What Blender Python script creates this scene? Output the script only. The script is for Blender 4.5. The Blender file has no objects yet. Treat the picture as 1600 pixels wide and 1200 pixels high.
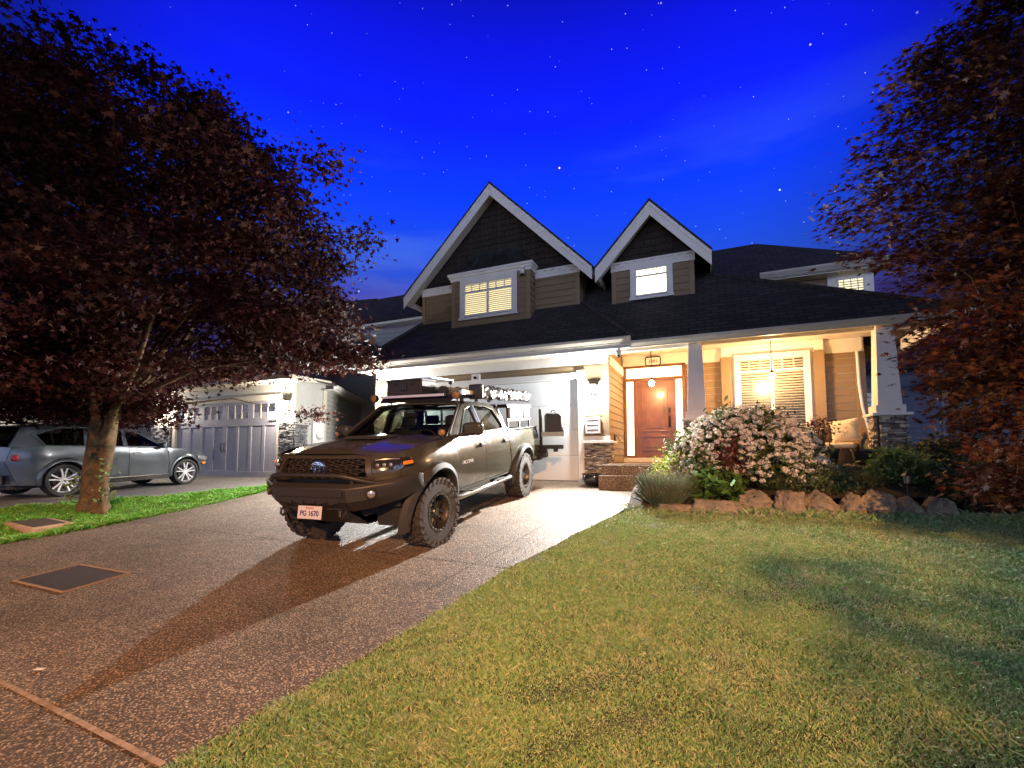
import bpy, bmesh, math, random
import numpy as np
from mathutils import Vector, Matrix, geometry
from math import sin, cos, pi, radians as R, sqrt, atan2

random.seed(7); rng = np.random.default_rng(7)
SC = bpy.context.scene; COL = SC.collection

# ------------------------------------------------------------------ camera, exposure
cam = bpy.data.cameras.new('camera'); cam.lens = 16.0; cam.sensor_width = 36; cam.clip_end = 4000; cam.clip_start = .05
cam.shift_y = 61.0/1600
CAM = bpy.data.objects.new('camera', cam); COL.objects.link(CAM)
CAM.location = (0, 0, .65); CAM.rotation_euler = (R(93.9), 0, R(23.6)); SC.camera = CAM
SC.view_settings.view_transform = 'Standard'; SC.view_settings.look = 'None'
SC.view_settings.exposure = .32; SC.view_settings.gamma = 1
SC.cycles.use_denoising = True; SC.cycles.max_bounces = 6; SC.cycles.transparent_max_bounces = 12
SC.cycles.diffuse_bounces = 3; SC.cycles.glossy_bounces = 3; SC.cycles.transmission_bounces = 4
SC.cycles.caustics_reflective = False; SC.cycles.caustics_refractive = False
SC.cycles.sample_clamp_indirect = 4

# ------------------------------------------------------------------ node helper
class NT:
    def __init__(s, tree): s.t = tree; s.n = tree.nodes; s.l = tree.links
    def node(s, kind, **kw):
        n = s.n.new(kind)
        for k, v in kw.items():
            if k in n.inputs: s.set(n.inputs[k], v)
            else: setattr(n, k, v)
        return n
    def set(s, inp, v):
        if isinstance(v, bpy.types.NodeSocket): s.l.new(v, inp)
        else: inp.default_value = v
    def math(s, op, a, b=0, c=0, clamp=False):
        n = s.n.new('ShaderNodeMath'); n.operation = op; n.use_clamp = clamp
        s.set(n.inputs[0], a); s.set(n.inputs[1], b); s.set(n.inputs[2], c); return n.outputs[0]
    def mix(s, f, a, b, mode='MIX'):
        n = s.n.new('ShaderNodeMix'); n.data_type = 'RGBA'; n.blend_type = mode
        s.set(n.inputs[0], f); s.set(n.inputs[6], a if not isinstance(a, tuple) else (*a[:3], 1))
        s.set(n.inputs[7], b if not isinstance(b, tuple) else (*b[:3], 1)); return n.outputs[2]
    def ramp(s, f, stops, interp='LINEAR'):
        n = s.n.new('ShaderNodeValToRGB'); n.color_ramp.interpolation = interp
        e = n.color_ramp.elements
        while len(e) < len(stops): e.new(.5)
        for i, (p, c) in enumerate(stops):
            e[i].position = p; e[i].color = (*c[:3], 1) if isinstance(c, tuple) else (c, c, c, 1)
        s.l.new(f, n.inputs[0]); return n.outputs[0]
    def maprange(s, v, a, b, c=0, d=1, smooth=True):
        n = s.n.new('ShaderNodeMapRange'); n.interpolation_type = 'SMOOTHSTEP' if smooth else 'LINEAR'
        s.set(n.inputs[0], v); n.inputs[1].default_value = a; n.inputs[2].default_value = b
        n.inputs[3].default_value = c; n.inputs[4].default_value = d; return n.outputs[0]

# ------------------------------------------------------------------ world: blue hour sky with stars
W = bpy.data.worlds.new('World'); SC.world = W; W.use_nodes = True
W.node_tree.nodes.clear(); w = NT(W.node_tree)
gen = w.node('ShaderNodeTexCoord').outputs['Generated']
sep = w.node('ShaderNodeSeparateXYZ', Vector=gen)
def dotw(v):
    n = w.node('ShaderNodeVectorMath', operation='DOT_PRODUCT'); w.l.new(gen, n.inputs[0]); n.inputs[1].default_value = v; return n.outputs['Value']
fr = dotw((-.4, .916, 0))
elev = w.math('MAXIMUM', sep.outputs[2], 0)
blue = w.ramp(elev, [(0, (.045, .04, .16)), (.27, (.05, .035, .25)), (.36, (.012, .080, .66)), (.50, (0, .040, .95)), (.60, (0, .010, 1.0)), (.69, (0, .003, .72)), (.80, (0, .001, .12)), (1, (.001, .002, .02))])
cen = dotw((-.34, .77, .54))
vig = w.maprange(cen, .68, .925, .05, 1)
frm = w.maprange(fr, .0, .45, 0, 1)
k = w.math('MULTIPLY', vig, frm)
front = w.mix(k, (0, 0, 0), blue)
# thin high cloud streaks
mp = w.node('ShaderNodeMapping', Vector=gen); mp.inputs['Scale'].default_value = (1.5, 1.5, 7); mp.inputs['Rotation'].default_value = (.05, .22, .1)
nz = w.node('ShaderNodeTexNoise', Vector=mp.outputs[0], Scale=1.7, Detail=4, Roughness=.5)
cl = w.maprange(nz.outputs['Fac'], .50, .74, 0, 1)
cl = w.math('MULTIPLY', w.math('MULTIPLY', cl, k), w.maprange(sep.outputs[2],   .66, .34, 0, .32))
front = w.mix(cl, front, (.12, .25, .75))
# low violet band
vb = w.math('MULTIPLY', w.math('MULTIPLY', w.maprange(sep.outputs[2], .42, .30, 0, 1), k), w.maprange(nz.outputs['Fac'], .35, .65, 0, .38))
front = w.mix(vb, front, (.09, .035, .27))
# stars
def stars(scale, rad, thr, gain):
    v = w.node('ShaderNodeTexVoronoi', Vector=gen, Scale=scale)
    d = w.maprange(v.outputs['Distance'], rad, rad*.3, 0, 1)
    sp = w.node('ShaderNodeSeparateColor', Color=v.outputs['Color'])
    on = w.maprange(sp.outputs[0], thr, 1, 0, gain, False)
    return w.math('MULTIPLY', d, on)
st = w.math('ADD', stars(75, .075, .25, .75), stars(24, .048, .5, 2.0))
st = w.math('MULTIPLY', st, frm)
stc = w.mix(1, (0, 0, 0), st, 'ADD')
sky = w.mix(1, front, stc, 'ADD')
# pale low sky band behind the photographer, unseen, added to fill-light the facade
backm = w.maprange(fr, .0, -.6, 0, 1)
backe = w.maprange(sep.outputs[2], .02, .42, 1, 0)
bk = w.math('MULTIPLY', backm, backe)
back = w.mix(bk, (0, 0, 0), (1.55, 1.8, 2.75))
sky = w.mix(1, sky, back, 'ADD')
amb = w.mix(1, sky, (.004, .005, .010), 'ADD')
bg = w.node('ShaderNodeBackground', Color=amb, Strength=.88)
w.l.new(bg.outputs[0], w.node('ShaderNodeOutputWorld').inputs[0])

# ------------------------------------------------------------------ materials
MATS = {}
def mat(name, col=(.5, .5, .5), rough=.6, metal=0, var=0, vscale=8, bump=0, bscale=30, spec=None, coat=0, emit=None, estr=0,
        col2=None, island=0, trans=0, alpha=None, hook=None):
    if name in MATS: return MATS[name]
    m = bpy.data.materials.new(name); m.use_nodes = True; MATS[name] = m
    t = NT(m.node_tree); b = t.n['Principled BSDF']
    geo = t.node('ShaderNodeTexCoord').outputs['Object']
    c = (*col, 1)
    if var or col2:
        nz = t.node('ShaderNodeTexNoise', Vector=geo, Scale=vscale, Detail=4, Roughness=.6)
        f = t.maprange(nz.outputs['Fac'], .3, .7, 0, 1)
        c2 = col2 or tuple(x*(1-var) for x in col)
        c1 = col if col2 else tuple(min(1, x*(1+var)) for x in col)
        c = t.mix(f, c2, c1)
    if island:
        ri = t.node('ShaderNodeNewGeometry').outputs['Random Per Island']
        hs = t.node('ShaderNodeHueSaturation'); t.set(hs.inputs['Color'], c)
        t.set(hs.inputs['Value'], t.maprange(ri, 0, 1, 1-island, 1+island, False))
        t.set(hs.inputs['Hue'], t.maprange(ri, 0, 1, .5-island*.04, .5+island*.05, False))
        c = hs.outputs[0]
    t.set(b.inputs['Base Color'], c)
    b.inputs['Roughness'].default_value = rough; b.inputs['Metallic'].default_value = metal
    if spec is not None: b.inputs['Specular IOR Level'].default_value = spec
    if coat: b.inputs['Coat Weight'].default_value = coat; b.inputs['Coat Roughness'].default_value = .06
    if emit: b.inputs['Emission Color'].default_value = (*emit, 1); b.inputs['Emission Strength'].default_value = estr
    if bump:
        n2 = t.node('ShaderNodeTexNoise', Vector=geo, Scale=bscale, Detail=5)
        bp = t.node('ShaderNodeBump', Strength=bump, Distance=.01, Height=n2.outputs['Fac'])
        t.l.new(bp.outputs[0], b.inputs['Normal'])
    if trans:
        tr = t.node('ShaderNodeBsdfTranslucent'); t.set(tr.inputs[0], c)
        mx = t.node('ShaderNodeMixShader', Fac=trans); t.l.new(b.outputs[0], mx.inputs[1]); t.l.new(tr.outputs[0], mx.inputs[2])
        t.l.new(mx.outputs[0], t.n['Material Output'].inputs[0])
    if hook: hook(t, b, geo, c)
    return m
def glass(name, tint=(.6, .65, .65), refl=.12, rough=.02):
    if name in MATS: return MATS[name]
    m = bpy.data.materials.new(name); m.use_nodes = True; MATS[name] = m; t = NT(m.node_tree); t.n.clear()
    a = t.node('ShaderNodeBsdfTransparent', Color=(*tint, 1)); g = t.node('ShaderNodeBsdfGlossy', Color=(1, 1, 1, 1), Roughness=rough)
    fz = t.node('ShaderNodeFresnel', IOR=1.5)
    f = t.math('MAXIMUM', t.math('MULTIPLY', fz.outputs[0], .8), refl, clamp=True)
    mx = t.node('ShaderNodeMixShader', Fac=f); t.l.new(a.outputs[0], mx.inputs[1]); t.l.new(g.outputs[0], mx.inputs[2])
    t.l.new(mx.outputs[0], t.node('ShaderNodeOutputMaterial').inputs[0]); return m

# ------------------------------------------------------------------ objects
def tag(o, label=None, cat=None, group=None, kind=None):
    if label: o['label'] = label
    if cat: o['category'] = cat
    if group: o['group'] = group
    if kind: o['kind'] = kind
    return o
def thing(name, label, cat, loc=(0, 0, 0), rz=0, group=None, rot=None):
    o = bpy.data.objects.new(name, None); COL.objects.link(o); o.location = loc
    o.rotation_euler = rot or (0, 0, rz); o.empty_display_size = .1
    return tag(o, label, cat, group)
class MB:
    def __init__(s): s.v = []; s.f = []
    def add(s, vs, fs):
        n = len(s.v); s.v += [tuple(v) for v in vs]; s.f += [tuple(i+n for i in f) for f in fs]; return s
    def box(s, x0, x1, y0, y1, z0, z1):
        return s.add([(x0,y0,z0),(x1,y0,z0),(x1,y1,z0),(x0,y1,z0),(x0,y0,z1),(x1,y0,z1),(x1,y1,z1),(x0,y1,z1)],
                     [(0,3,2,1),(4,5,6,7),(0,1,5,4),(1,2,6,5),(2,3,7,6),(3,0,4,7)])
    def obox(s, c, sz, rot=(0, 0, 0)):
        M = Matrix.Translation(c) @ (Matrix.Rotation(rot[2],4,'Z') @ Matrix.Rotation(rot[1],4,'Y') @ Matrix.Rotation(rot[0],4,'X'))
        a, b, d = (q/2 for q in sz)
        vs = [M @ Vector(p) for p in [(-a,-b,-d),(a,-b,-d),(a,b,-d),(-a,b,-d),(-a,-b,d),(a,-b,d),(a,b,d),(-a,b,d)]]
        return s.add(vs, [(0,3,2,1),(4,5,6,7),(0,1,5,4),(1,2,6,5),(2,3,7,6),(3,0,4,7)])
    def poly(s, pts): return s.add(pts, [tuple(range(len(pts)))])
    def slab(s, pts, off):          # closed solid from a planar polygon swept by off
        n = len(pts); o = Vector(off)
        vs = [Vector(p) for p in pts]; vs += [p+o for p in vs]
        return s.add(vs, [tuple(range(n))[::-1], tuple(range(n, 2*n))] + [(i, (i+1) % n, (i+1) % n+n, i+n) for i in range(n)])
    def tube(s, path, r, n=10, cap=True):
        P = [Vector(p) for p in path]; rr = r if isinstance(r, (list, tuple)) else [r]*len(P)
        rings = []; up = None
        for i, p in enumerate(P):
            d = (P[min(i+1, len(P)-1)]-P[max(i-1, 0)]).normalized()
            if up is None: up = d.orthogonal().normalized()
            up = (up - d*up.dot(d)).normalized(); sd = d.cross(up)
            rings.append([p + (up*cos(2*pi*j/n)+sd*sin(2*pi*j/n))*rr[i] for j in range(n)])
        vs = [q for g in rings for q in g]; fs = []
        for i in range(len(P)-1):
            for j in range(n): fs.append((i*n+j, i*n+(j+1) % n, (i+1)*n+(j+1) % n, (i+1)*n+j))
        if cap: fs += [tuple(range(n))[::-1], tuple(range((len(P)-1)*n, len(P)*n))]
        return s.add(vs, fs)
    def lathe(s, prof, c=(0, 0, 0), n=24, M=None, cap=True):      # prof: (r,z)
        vs = []; fs = []; m = len(prof)
        for r, z in prof:
            for j in range(n):
                p = Vector((r*cos(2*pi*j/n), r*sin(2*pi*j/n), z))
                vs.append((M @ p if M else p)+Vector(c))
        for i in range(m-1):
            for j in range(n): fs.append((i*n+j, i*n+(j+1) % n, (i+1)*n+(j+1) % n, (i+1)*n+j))
        if cap: fs += [tuple(range(n))[::-1], tuple(range((m-1)*n, m*n))]
        return s.add(vs, fs)
    def ball(s, c, r, n=12, m=8, rz=None):
        rz = rz or r
        return s.lathe([(max(.001, r*sin(pi*i/m)), -rz*cos(pi*i/m)) for i in range(m+1)], c, n)
    def build(s, name, m, parent=None, smooth=False, bevel=0, seg=2, ang=40, recalc=True):
        me = bpy.data.meshes.new(name); me.from_pydata([tuple(v) for v in s.v], [], s.f)
        if recalc:
            bm = bmesh.new(); bm.from_mesh(me); bmesh.ops.recalc_face_normals(bm, faces=bm.faces); bm.to_mesh(me); bm.free()
        o = bpy.data.objects.new(name, me); COL.objects.link(o)
        if m: me.materials.append(m)
        if parent: o.parent = parent
        if bevel:
            b = o.modifiers.new('b', 'BEVEL'); b.width = bevel; b.segments = seg; b.limit_method = 'ANGLE'; b.angle_limit = R(ang)
            b.harden_normals = False
        if smooth:
            for p in me.polygons: p.use_smooth = True
            me.set_sharp_from_angle(angle=R(smooth if smooth is not True else 40))
        return o
def npmesh(name, V, F, m, parent=None, smooth=False):   # V (n,3), F (k,c)
    me = bpy.data.meshes.new(name); V = np.asarray(V, np.float32); F = np.asarray(F, np.int32)
    me.vertices.add(len(V)); me.vertices.foreach_set('co', V.ravel())
    c = F.shape[1]; me.loops.add(F.size); me.loops.foreach_set('vertex_index', F.ravel())
    me.polygons.add(len(F)); me.polygons.foreach_set('loop_start', np.arange(len(F), dtype=np.int32)*c)
    me.polygons.foreach_set('loop_total', np.full(len(F), c, np.int32))
    me.update(calc_edges=True)
    if smooth: me.polygons.foreach_set('use_smooth', np.ones(len(F), bool))
    o = bpy.data.objects.new(name, me); COL.objects.link(o); me.materials.append(m)
    if parent: o.parent = parent
    return o
def text_mesh(name, s, size, m, parent, M, ext=.002, sx=1, shear=0, bold=0):
    cu = bpy.data.curves.new(name, 'FONT'); cu.body = s; cu.size = size; cu.extrude = ext; cu.align_x = 'CENTER'; cu.align_y = 'CENTER'; cu.shear = shear
    if bold: cu.offset = bold
    o = bpy.data.objects.new(name, cu); COL.objects.link(o); bpy.context.view_layer.update()
    me = bpy.data.meshes.new_from_object(o.evaluated_get(bpy.context.evaluated_depsgraph_get()))
    bpy.data.objects.remove(o); me.transform(M @ Matrix.Scale(sx, 4, (1, 0, 0))); me.materials.clear(); me.materials.append(m)
    n = bpy.data.objects.new(name, me); COL.objects.link(n); n.parent = parent; return n
def light(name, kind, loc, energy, col, size=.05, rot=(0, 0, 0), **kw):
    l = bpy.data.lights.new(name, kind); l.energy = energy; l.color = col
    if kind in ('POINT', 'SPOT'): l.shadow_soft_size = size
    for k_, v in kw.items(): setattr(l, k_, v)
    o = bpy.data.objects.new(name, l); COL.objects.link(o); o.location = loc; o.rotation_euler = rot; return o
def sstep(a, b, x):
    t = np.clip((x-a)/(b-a), 0, 1); return t*t*(3-2*t)

# ------------------------------------------------------------------ terrain
def gz(X, Y):                  # height of the ground anywhere
    X = np.asarray(X, float); Y = np.asarray(Y, float)
    Yc = np.clip(Y, -6, 10.6)
    main = .09*(Yc-10.4)
    nb = -.15+.034*(Yc-7.6)
    t = sstep(-9.9, -11.3, X)
    z = main*(1-t)+nb*t
    return z + np.where((X > -1.2) & (X < 8), .03*sstep(-1.2, 1.5, X), 0)*sstep(11, 6, Y)
def g(x, y): return float(gz(x, y))

def split_mb(mb, gap=.07):
    """cluster loose shells whose boxes lie within gap: one MB per real piece"""
    n = len(mb.v); par = list(range(n))
    def find(i):
        while par[i] != i: par[i] = par[par[i]]; i = par[i]
        return i
    for f in mb.f:
        a = find(f[0])
        for k in f[1:]:
            b = find(k)
            if a != b: par[b] = a
    V = np.array(mb.v, float); roots = {}
    for i in range(n): roots.setdefault(find(i), []).append(i)
    ks = list(roots); lo = np.array([V[roots[k]].min(0) for k in ks]); hi = np.array([V[roots[k]].max(0) for k in ks]); c = list(range(len(ks)))
    def fc(i):
        while c[i] != i: c[i] = c[c[i]]; i = c[i]
        return i
    for i in range(len(ks)):
        near = np.where(np.all((lo <= hi[i]+gap) & (hi >= lo[i]-gap), axis=1))[0]
        for j in near:
            a, b = fc(i), fc(int(j))
            if a != b: c[b] = a
    cl = {k: fc(i) for i, k in enumerate(ks)}; out = {}
    for f in mb.f: out.setdefault(cl[find(f[0])], []).append(f)
    res = []
    for fs in out.values():
        used = sorted({i for f in fs for i in f}); mp = {u: i for i, u in enumerate(used)}; m2 = MB(); m2.v = [mb.v[u] for u in used]; m2.f = [tuple(mp[i] for i in f) for f in fs]; res.append(m2)
    return res

def bs(mb, name, m, parent, **k):
    for q in split_mb(mb): o = q.build(name, m, parent, **k)
    return o
# ------------------------------------------------------------------ CDT helper
def cdt(outline, holes=(), sp=.2, extra=()):
    pts = []; edges = []
    def loop(L):
        out = []
        for i, a in enumerate(L):
            b = L[(i+1) % len(L)]; n = max(1, int(math.dist(a, b)/sp))
            out += [(a[0]+(b[0]-a[0])*k/n, a[1]+(b[1]-a[1])*k/n) for k in range(n)]
        s = len(pts); pts.extend(Vector(p) for p in out); n = len(out)
        edges.extend((s+i, s+(i+1) % n) for i in range(n)); return out
    O = loop(outline); HS = [loop(h) for h in holes]
    def inside(p, L):
        c = False; j = len(L)-1
        for i in range(len(L)):
            if (L[i][1] > p[1]) != (L[j][1] > p[1]) and p[0] < (L[j][0]-L[i][0])*(p[1]-L[i][1])/(L[j][1]-L[i][1])+L[i][0]: c = not c
            j = i
        return c
    xs = [p[0] for p in O]; ys = [p[1] for p in O]
    allb = np.array([q for L in [O]+HS for q in L])
    x = min(xs)+sp/2
    while x < max(xs):
        y = min(ys)+sp/2
        while y < max(ys):
            if inside((x, y), O) and not any(inside((x, y), h) for h in HS) and np.min(np.abs(allb-[x, y]).sum(1)) > sp*.55: pts.append(Vector((x, y)))
            y += sp
        x += sp
    r = geometry.delaunay_2d_cdt(pts, edges, [], 1, 1e-6)
    vs = [tuple(v) for v in r[0]]; fs = []
    for f in r[2]:
        c = (sum(vs[i][0] for i in f)/len(f), sum(vs[i][1] for i in f)/len(f))
        if inside(c, O) and not any(inside(c, h) for h in HS): fs.append(tuple(f))
    return vs, fs

# ------------------------------------------------------------------ ground, driveways, lawn soil
def sheet(name, outline, m, dz, sp=.5, holes=(), label=None):
    vs, fs = cdt(outline, holes, sp); mb = MB(); mb.add([(x, y, g(x, y)+dz) for x, y in vs], fs)
    o = mb.build(name, m, None, smooth=60, recalc=False); tag(o, kind='structure'); return o
xs = np.unique(np.concatenate([np.linspace(-400, -30, 12), np.linspace(-30, 20, 101), np.linspace(20, 400, 12)]))
ys = np.unique(np.concatenate([np.linspace(-400, -12, 10), np.linspace(-12, 16, 57), np.linspace(16, 600, 14)]))
XX, YY = np.meshgrid(xs, ys); ZZ = gz(XX, YY)-.06
nx = len(xs); idx = np.arange(XX.size).reshape(XX.shape)
Fq = np.stack([idx[:-1, :-1], idx[:-1, 1:], idx[1:, 1:], idx[1:, :-1]], -1).reshape(-1, 4)
M_soil = mat('soil', (.035, .025, .016), .95, var=.4, vscale=3, bump=.6, bscale=40)
gr = npmesh('ground', np.stack([XX, YY, ZZ], -1).reshape(-1, 3), Fq, M_soil, smooth=True); tag(gr, kind='structure')

def agg_hook(t, b, geo, c):     # exposed aggregate concrete: small rounded pebbles in grey cement
    v = t.node('ShaderNodeTexVoronoi', Vector=geo, Scale=75); v.feature = 'F1'; v.inputs['Randomness'].default_value = 1
    sp_ = t.node('ShaderNodeSeparateColor', Color=v.outputs['Color'])
    peb = t.ramp(sp_.outputs[0], [(0, (.06, .042, .028)), (.3, (.19, .135, .09)), (.55, (.34, .25, .17)), (.8, (.50, .385, .27)), (1, (.64, .52, .39))])
    m_ = t.maprange(v.outputs['Distance'], .30, .62, 0, 1)
    big = t.node('ShaderNodeTexNoise', Vector=geo, Scale=.9, Detail=7, Roughness=.7)
    col = t.mix(m_, peb, (.085, .066, .05))
    col = t.mix(t.maprange(big.outputs['Fac'], .38, .66, 0, .75), col, t.mix(.5, col, (.03, .028, .026), 'MULTIPLY'))
    t.set(b.inputs['Base Color'], col)
    st_ = t.node('ShaderNodeTexNoise', Vector=geo, Scale=2.6, Detail=6, Roughness=.75)
    col = t.mix(t.maprange(st_.outputs['Fac'], .60, .72, 0, .55), col, (.03, .025, .02))
    vc = t.node('ShaderNodeTexVoronoi', Vector=t.mix(.12, geo, t.node('ShaderNodeTexNoise', Vector=geo, Scale=1.3, Detail=6).outputs['Color']), Scale=.42); vc.feature = 'DISTANCE_TO_EDGE'
    col = t.mix(t.maprange(vc.outputs['Distance'], .0012, .0035, .55, 0), col, (.02, .016, .013)); t.set(b.inputs['Base Color'], col)
    h = t.math('SUBTRACT', 1, v.outputs['Distance'])
    bp = t.node('ShaderNodeBump', Strength=.9, Distance=.006, Height=h); t.l.new(bp.outputs[0], b.inputs['Normal'])
    t.set(b.inputs['Roughness'], t.maprange(sp_.outputs[1], 0, 1, .55, .95, False))
M_agg = mat('exposed_aggregate', (.2, .19, .17), .5, hook=agg_hook)
def asp_hook(t, b, geo, c):
    v = t.node('ShaderNodeTexVoronoi', Vector=geo, Scale=90)
    sp_ = t.node('ShaderNodeSeparateColor', Color=v.outputs['Color'])
    t.set(b.inputs['Base Color'], t.ramp(sp_.outputs[0], [(0, (.06, .055, .055)), (.6, (.12, .11, .105)), (1, (.26, .24, .22))]))
    bp = t.node('ShaderNodeBump', Strength=.7, Distance=.004, Height=v.outputs['Distance']); t.l.new(bp.outputs[0], b.inputs['Normal'])
M_asp = mat('asphalt', (.08, .08, .08), .7, hook=asp_hook)
DR = [(-1.3, 9.3), (-1.28, 7.94), (-1.4, 7.15), (-1.66, 5.9), (-1.96, 4.48), (-2.07, 3.36), (-2.19, 2.46), (-2.31, 1.73), (-2.45, .6), (-2.6, -1.5), (-2.8, -4.5)]
DL = [(-9.3, -4.5), (-9.45, 0), (-9.48, 2), (-9.48, 3.17), (-9.33, 3.8), (-9.31, 4.65), (-9.37, 5.74), (-9.79, 7.69), (-10.3, 8.5)]
jt = [(1.48, -9.5, -2.2), (4.62, -9.5, -1.8), (8.28, -9.9, -1.2)]
# slabs cut by sawn joints
outl = DR + DL + [(-11.2, 10.5), (-1.9, 10.5), (-1.9, 9.9), (-1.3, 9.9)]
drv = sheet('driveway', outl, M_agg, 0, .45)
M_joint = mat('joint_filler', (.045, .04, .036), .9)
mb = MB()
def strip(mb, a, b, w, dz=.004, n=12):
    a = Vector((*a, 0)); b = Vector((*b, 0)); d = (b-a).normalized(); s_ = Vector((-d.y, d.x, 0))*w/2
    for i in range(n):
        p = a.lerp(b, i/n); q = a.lerp(b, (i+1)/n)
        mb.poly([(v.x, v.y, g(v.x, v.y)+dz) for v in (p-s_, q-s_, q+s_, p+s_)])
strip(mb, (-9.6, 4.68), (-2.0, 4.42), .014, n=30); strip(mb, (-9.9, 8.3), (-1.3, 8.28), .012, n=30)
strip(mb, (-5.9, 4.6), (-5.9, 10.3), .012, n=20)
strip(mb, (-2.12, 9.9), (-2.12, 7.75), .014, n=10); strip(mb, (-2.12, 7.75), (-2.45, 3.6), .014, n=20)
o = mb.build('driveway_joints', M_joint); tag(o, kind='structure')
mb = MB(); strip(mb, (-9.4, 1.62), (-2.4, 1.40), .030, n=30); o = mb.build('driveway_edge_band', mat('dusty_concrete', (.30, .22, .16), .9, var=.3, vscale=20)); tag(o, kind='structure')
NBL = [(-11.3, -4.5), (-11.35, 1), (-11.25, 3), (-11.0, 4.6), (-10.75, 6.2), (-10.55, 7.6), (-10.3, 8.5), (-11.2, 10.5), (-12, 10.4), (-19, 10.4), (-19, -4.5)]
sheet('neighbour_driveway', NBL, M_asp, .004, .6)
M_turf = mat('turf_soil', (.05, .055, .016), .95, var=.5, vscale=6, bump=.8, bscale=60)
LAWN = [(-2.8, -4.5), (-2.6, -1.5), (-2.45, .6), (-2.31, 1.73), (-2.19, 2.46), (-2.07, 3.36), (-1.96, 4.48), (-1.66, 5.9), (-1.4, 7.15), (-1.2, 7.5), (-.6, 7.7), (.3, 7.9), (1.2, 8.0), (2, 8.3), (3.2, 8.4), (9, 8.4), (9, -4.5)]
sheet('lawn_ground', LAWN, M_turf, -.006, .5)
VERGE = [(-9.3, -4.5), (-9.45, 0), (-9.48, 2), (-9.48, 3.17), (-9.33, 3.8), (-9.31, 4.65), (-9.37, 5.74), (-9.79, 7.69), (-10.3, 8.5), (-10.55, 7.6), (-10.75, 6.2), (-11.0, 4.6), (-11.25, 3), (-11.35, 1), (-11.3, -4.5)]
sheet('verge_ground', VERGE, M_turf, .008, .4)
# raised planting bed
def bedz(x, y):
    a = float(sstep(7.6, 8.3, y-.12*max(0, x))); return g(x, y)+.02+.22*a+.10*float(sstep(8.6, 9.8, y))
BED = [(-1.28, 7.6), (-.6, 7.75), (.3, 7.95), (1.2, 8.05), (2, 8.35), (3.2, 8.45), (9, 8.4), (9, 16), (4.4, 16), (4.2, 10.25), (-.9, 10.25), (-.95, 9.6), (-1.28, 9.3)]
vs, fs = cdt(BED, (), .25); mb = MB(); mb.add([(x, y, bedz(x, y)) for x, y in vs], fs)
tag(mb.build('planting_bed', M_soil, None, smooth=60, recalc=False), kind='structure')

# ------------------------------------------------------------------ house materials
M_sid = mat('khaki_siding', (.25, .18, .10), .62, var=.05, vscale=2, bump=.15, bscale=80)
M_sidb = mat('khaki_board', (.27, .195, .11), .6, var=.04)
M_trim = mat('white_trim', (.80, .79, .75), .5, var=.03, vscale=3)
M_sof = mat('soffit_vinyl', (.70, .66, .56), .5)
M_gut = mat('gutter_enamel', (.52, .49, .42), .35, var=.08, vscale=2)
M_metalroof = mat('dark_copper_sheet', (.05, .055, .055), .4, metal=.5, var=.3, vscale=4)
def shingle_hook(t, b, geo, c):
    mp = t.node('ShaderNodeMapping', Vector=geo); mp.inputs['Scale'].default_value = (1, 1, 1)
    br = t.node('ShaderNodeTexBrick', Vector=mp.outputs[0], Scale=1.0); br.inputs['Color1'].default_value = (.075, .066, .066, 1)
    br.inputs['Color2'].default_value = (.022, .021, .024, 1); br.inputs['Mortar'].default_value = (.008, .008, .009, 1)
    br.inputs['Mortar Size'].default_value = .018; br.inputs['Brick Width'].default_value = .3; br.inputs['Row Height'].default_value = .14
    nz = t.node('ShaderNodeTexNoise', Vector=geo, Scale=60, Detail=2)
    t.set(b.inputs['Base Color'], t.mix(t.maprange(nz.outputs['Fac'], .3, .7, 0, .6), br.outputs['Color'], (.05, .045, .05)))
    bp = t.node('ShaderNodeBump', Strength=.6, Distance=.01, Height=br.outputs['Fac']); bp.invert = True
    t.l.new(bp.outputs[0], b.inputs['Normal'])
def shake_hook(t, b, geo, c):
    br = t.node('ShaderNodeTexBrick', Vector=geo, Scale=1.0); br.inputs['Color1'].default_value = (.040, .028, .020, 1)
    br.inputs['Color2'].default_value = (.018, .013, .010, 1); br.inputs['Mortar'].default_value = (.004, .003, .003, 1)
    br.inputs['Mortar Size'].default_value = .008; br.inputs['Brick Width'].default_value = .13; br.inputs['Row Height'].default_value = .17
    t.set(b.inputs['Base Color'], br.outputs['Color'])
    bp = t.node('ShaderNodeBump', Strength=.7, Distance=.02, Height=br.outputs['Fac']); bp.invert = True
    t.l.new(bp.outputs[0], b.inputs['Normal'])
M_shake = mat('cedar_shakes', (.03, .02, .015), .8, hook=shake_hook)
M_roof = mat('asphalt_shingles', (.04, .04, .04), .8, hook=shingle_hook)

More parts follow.
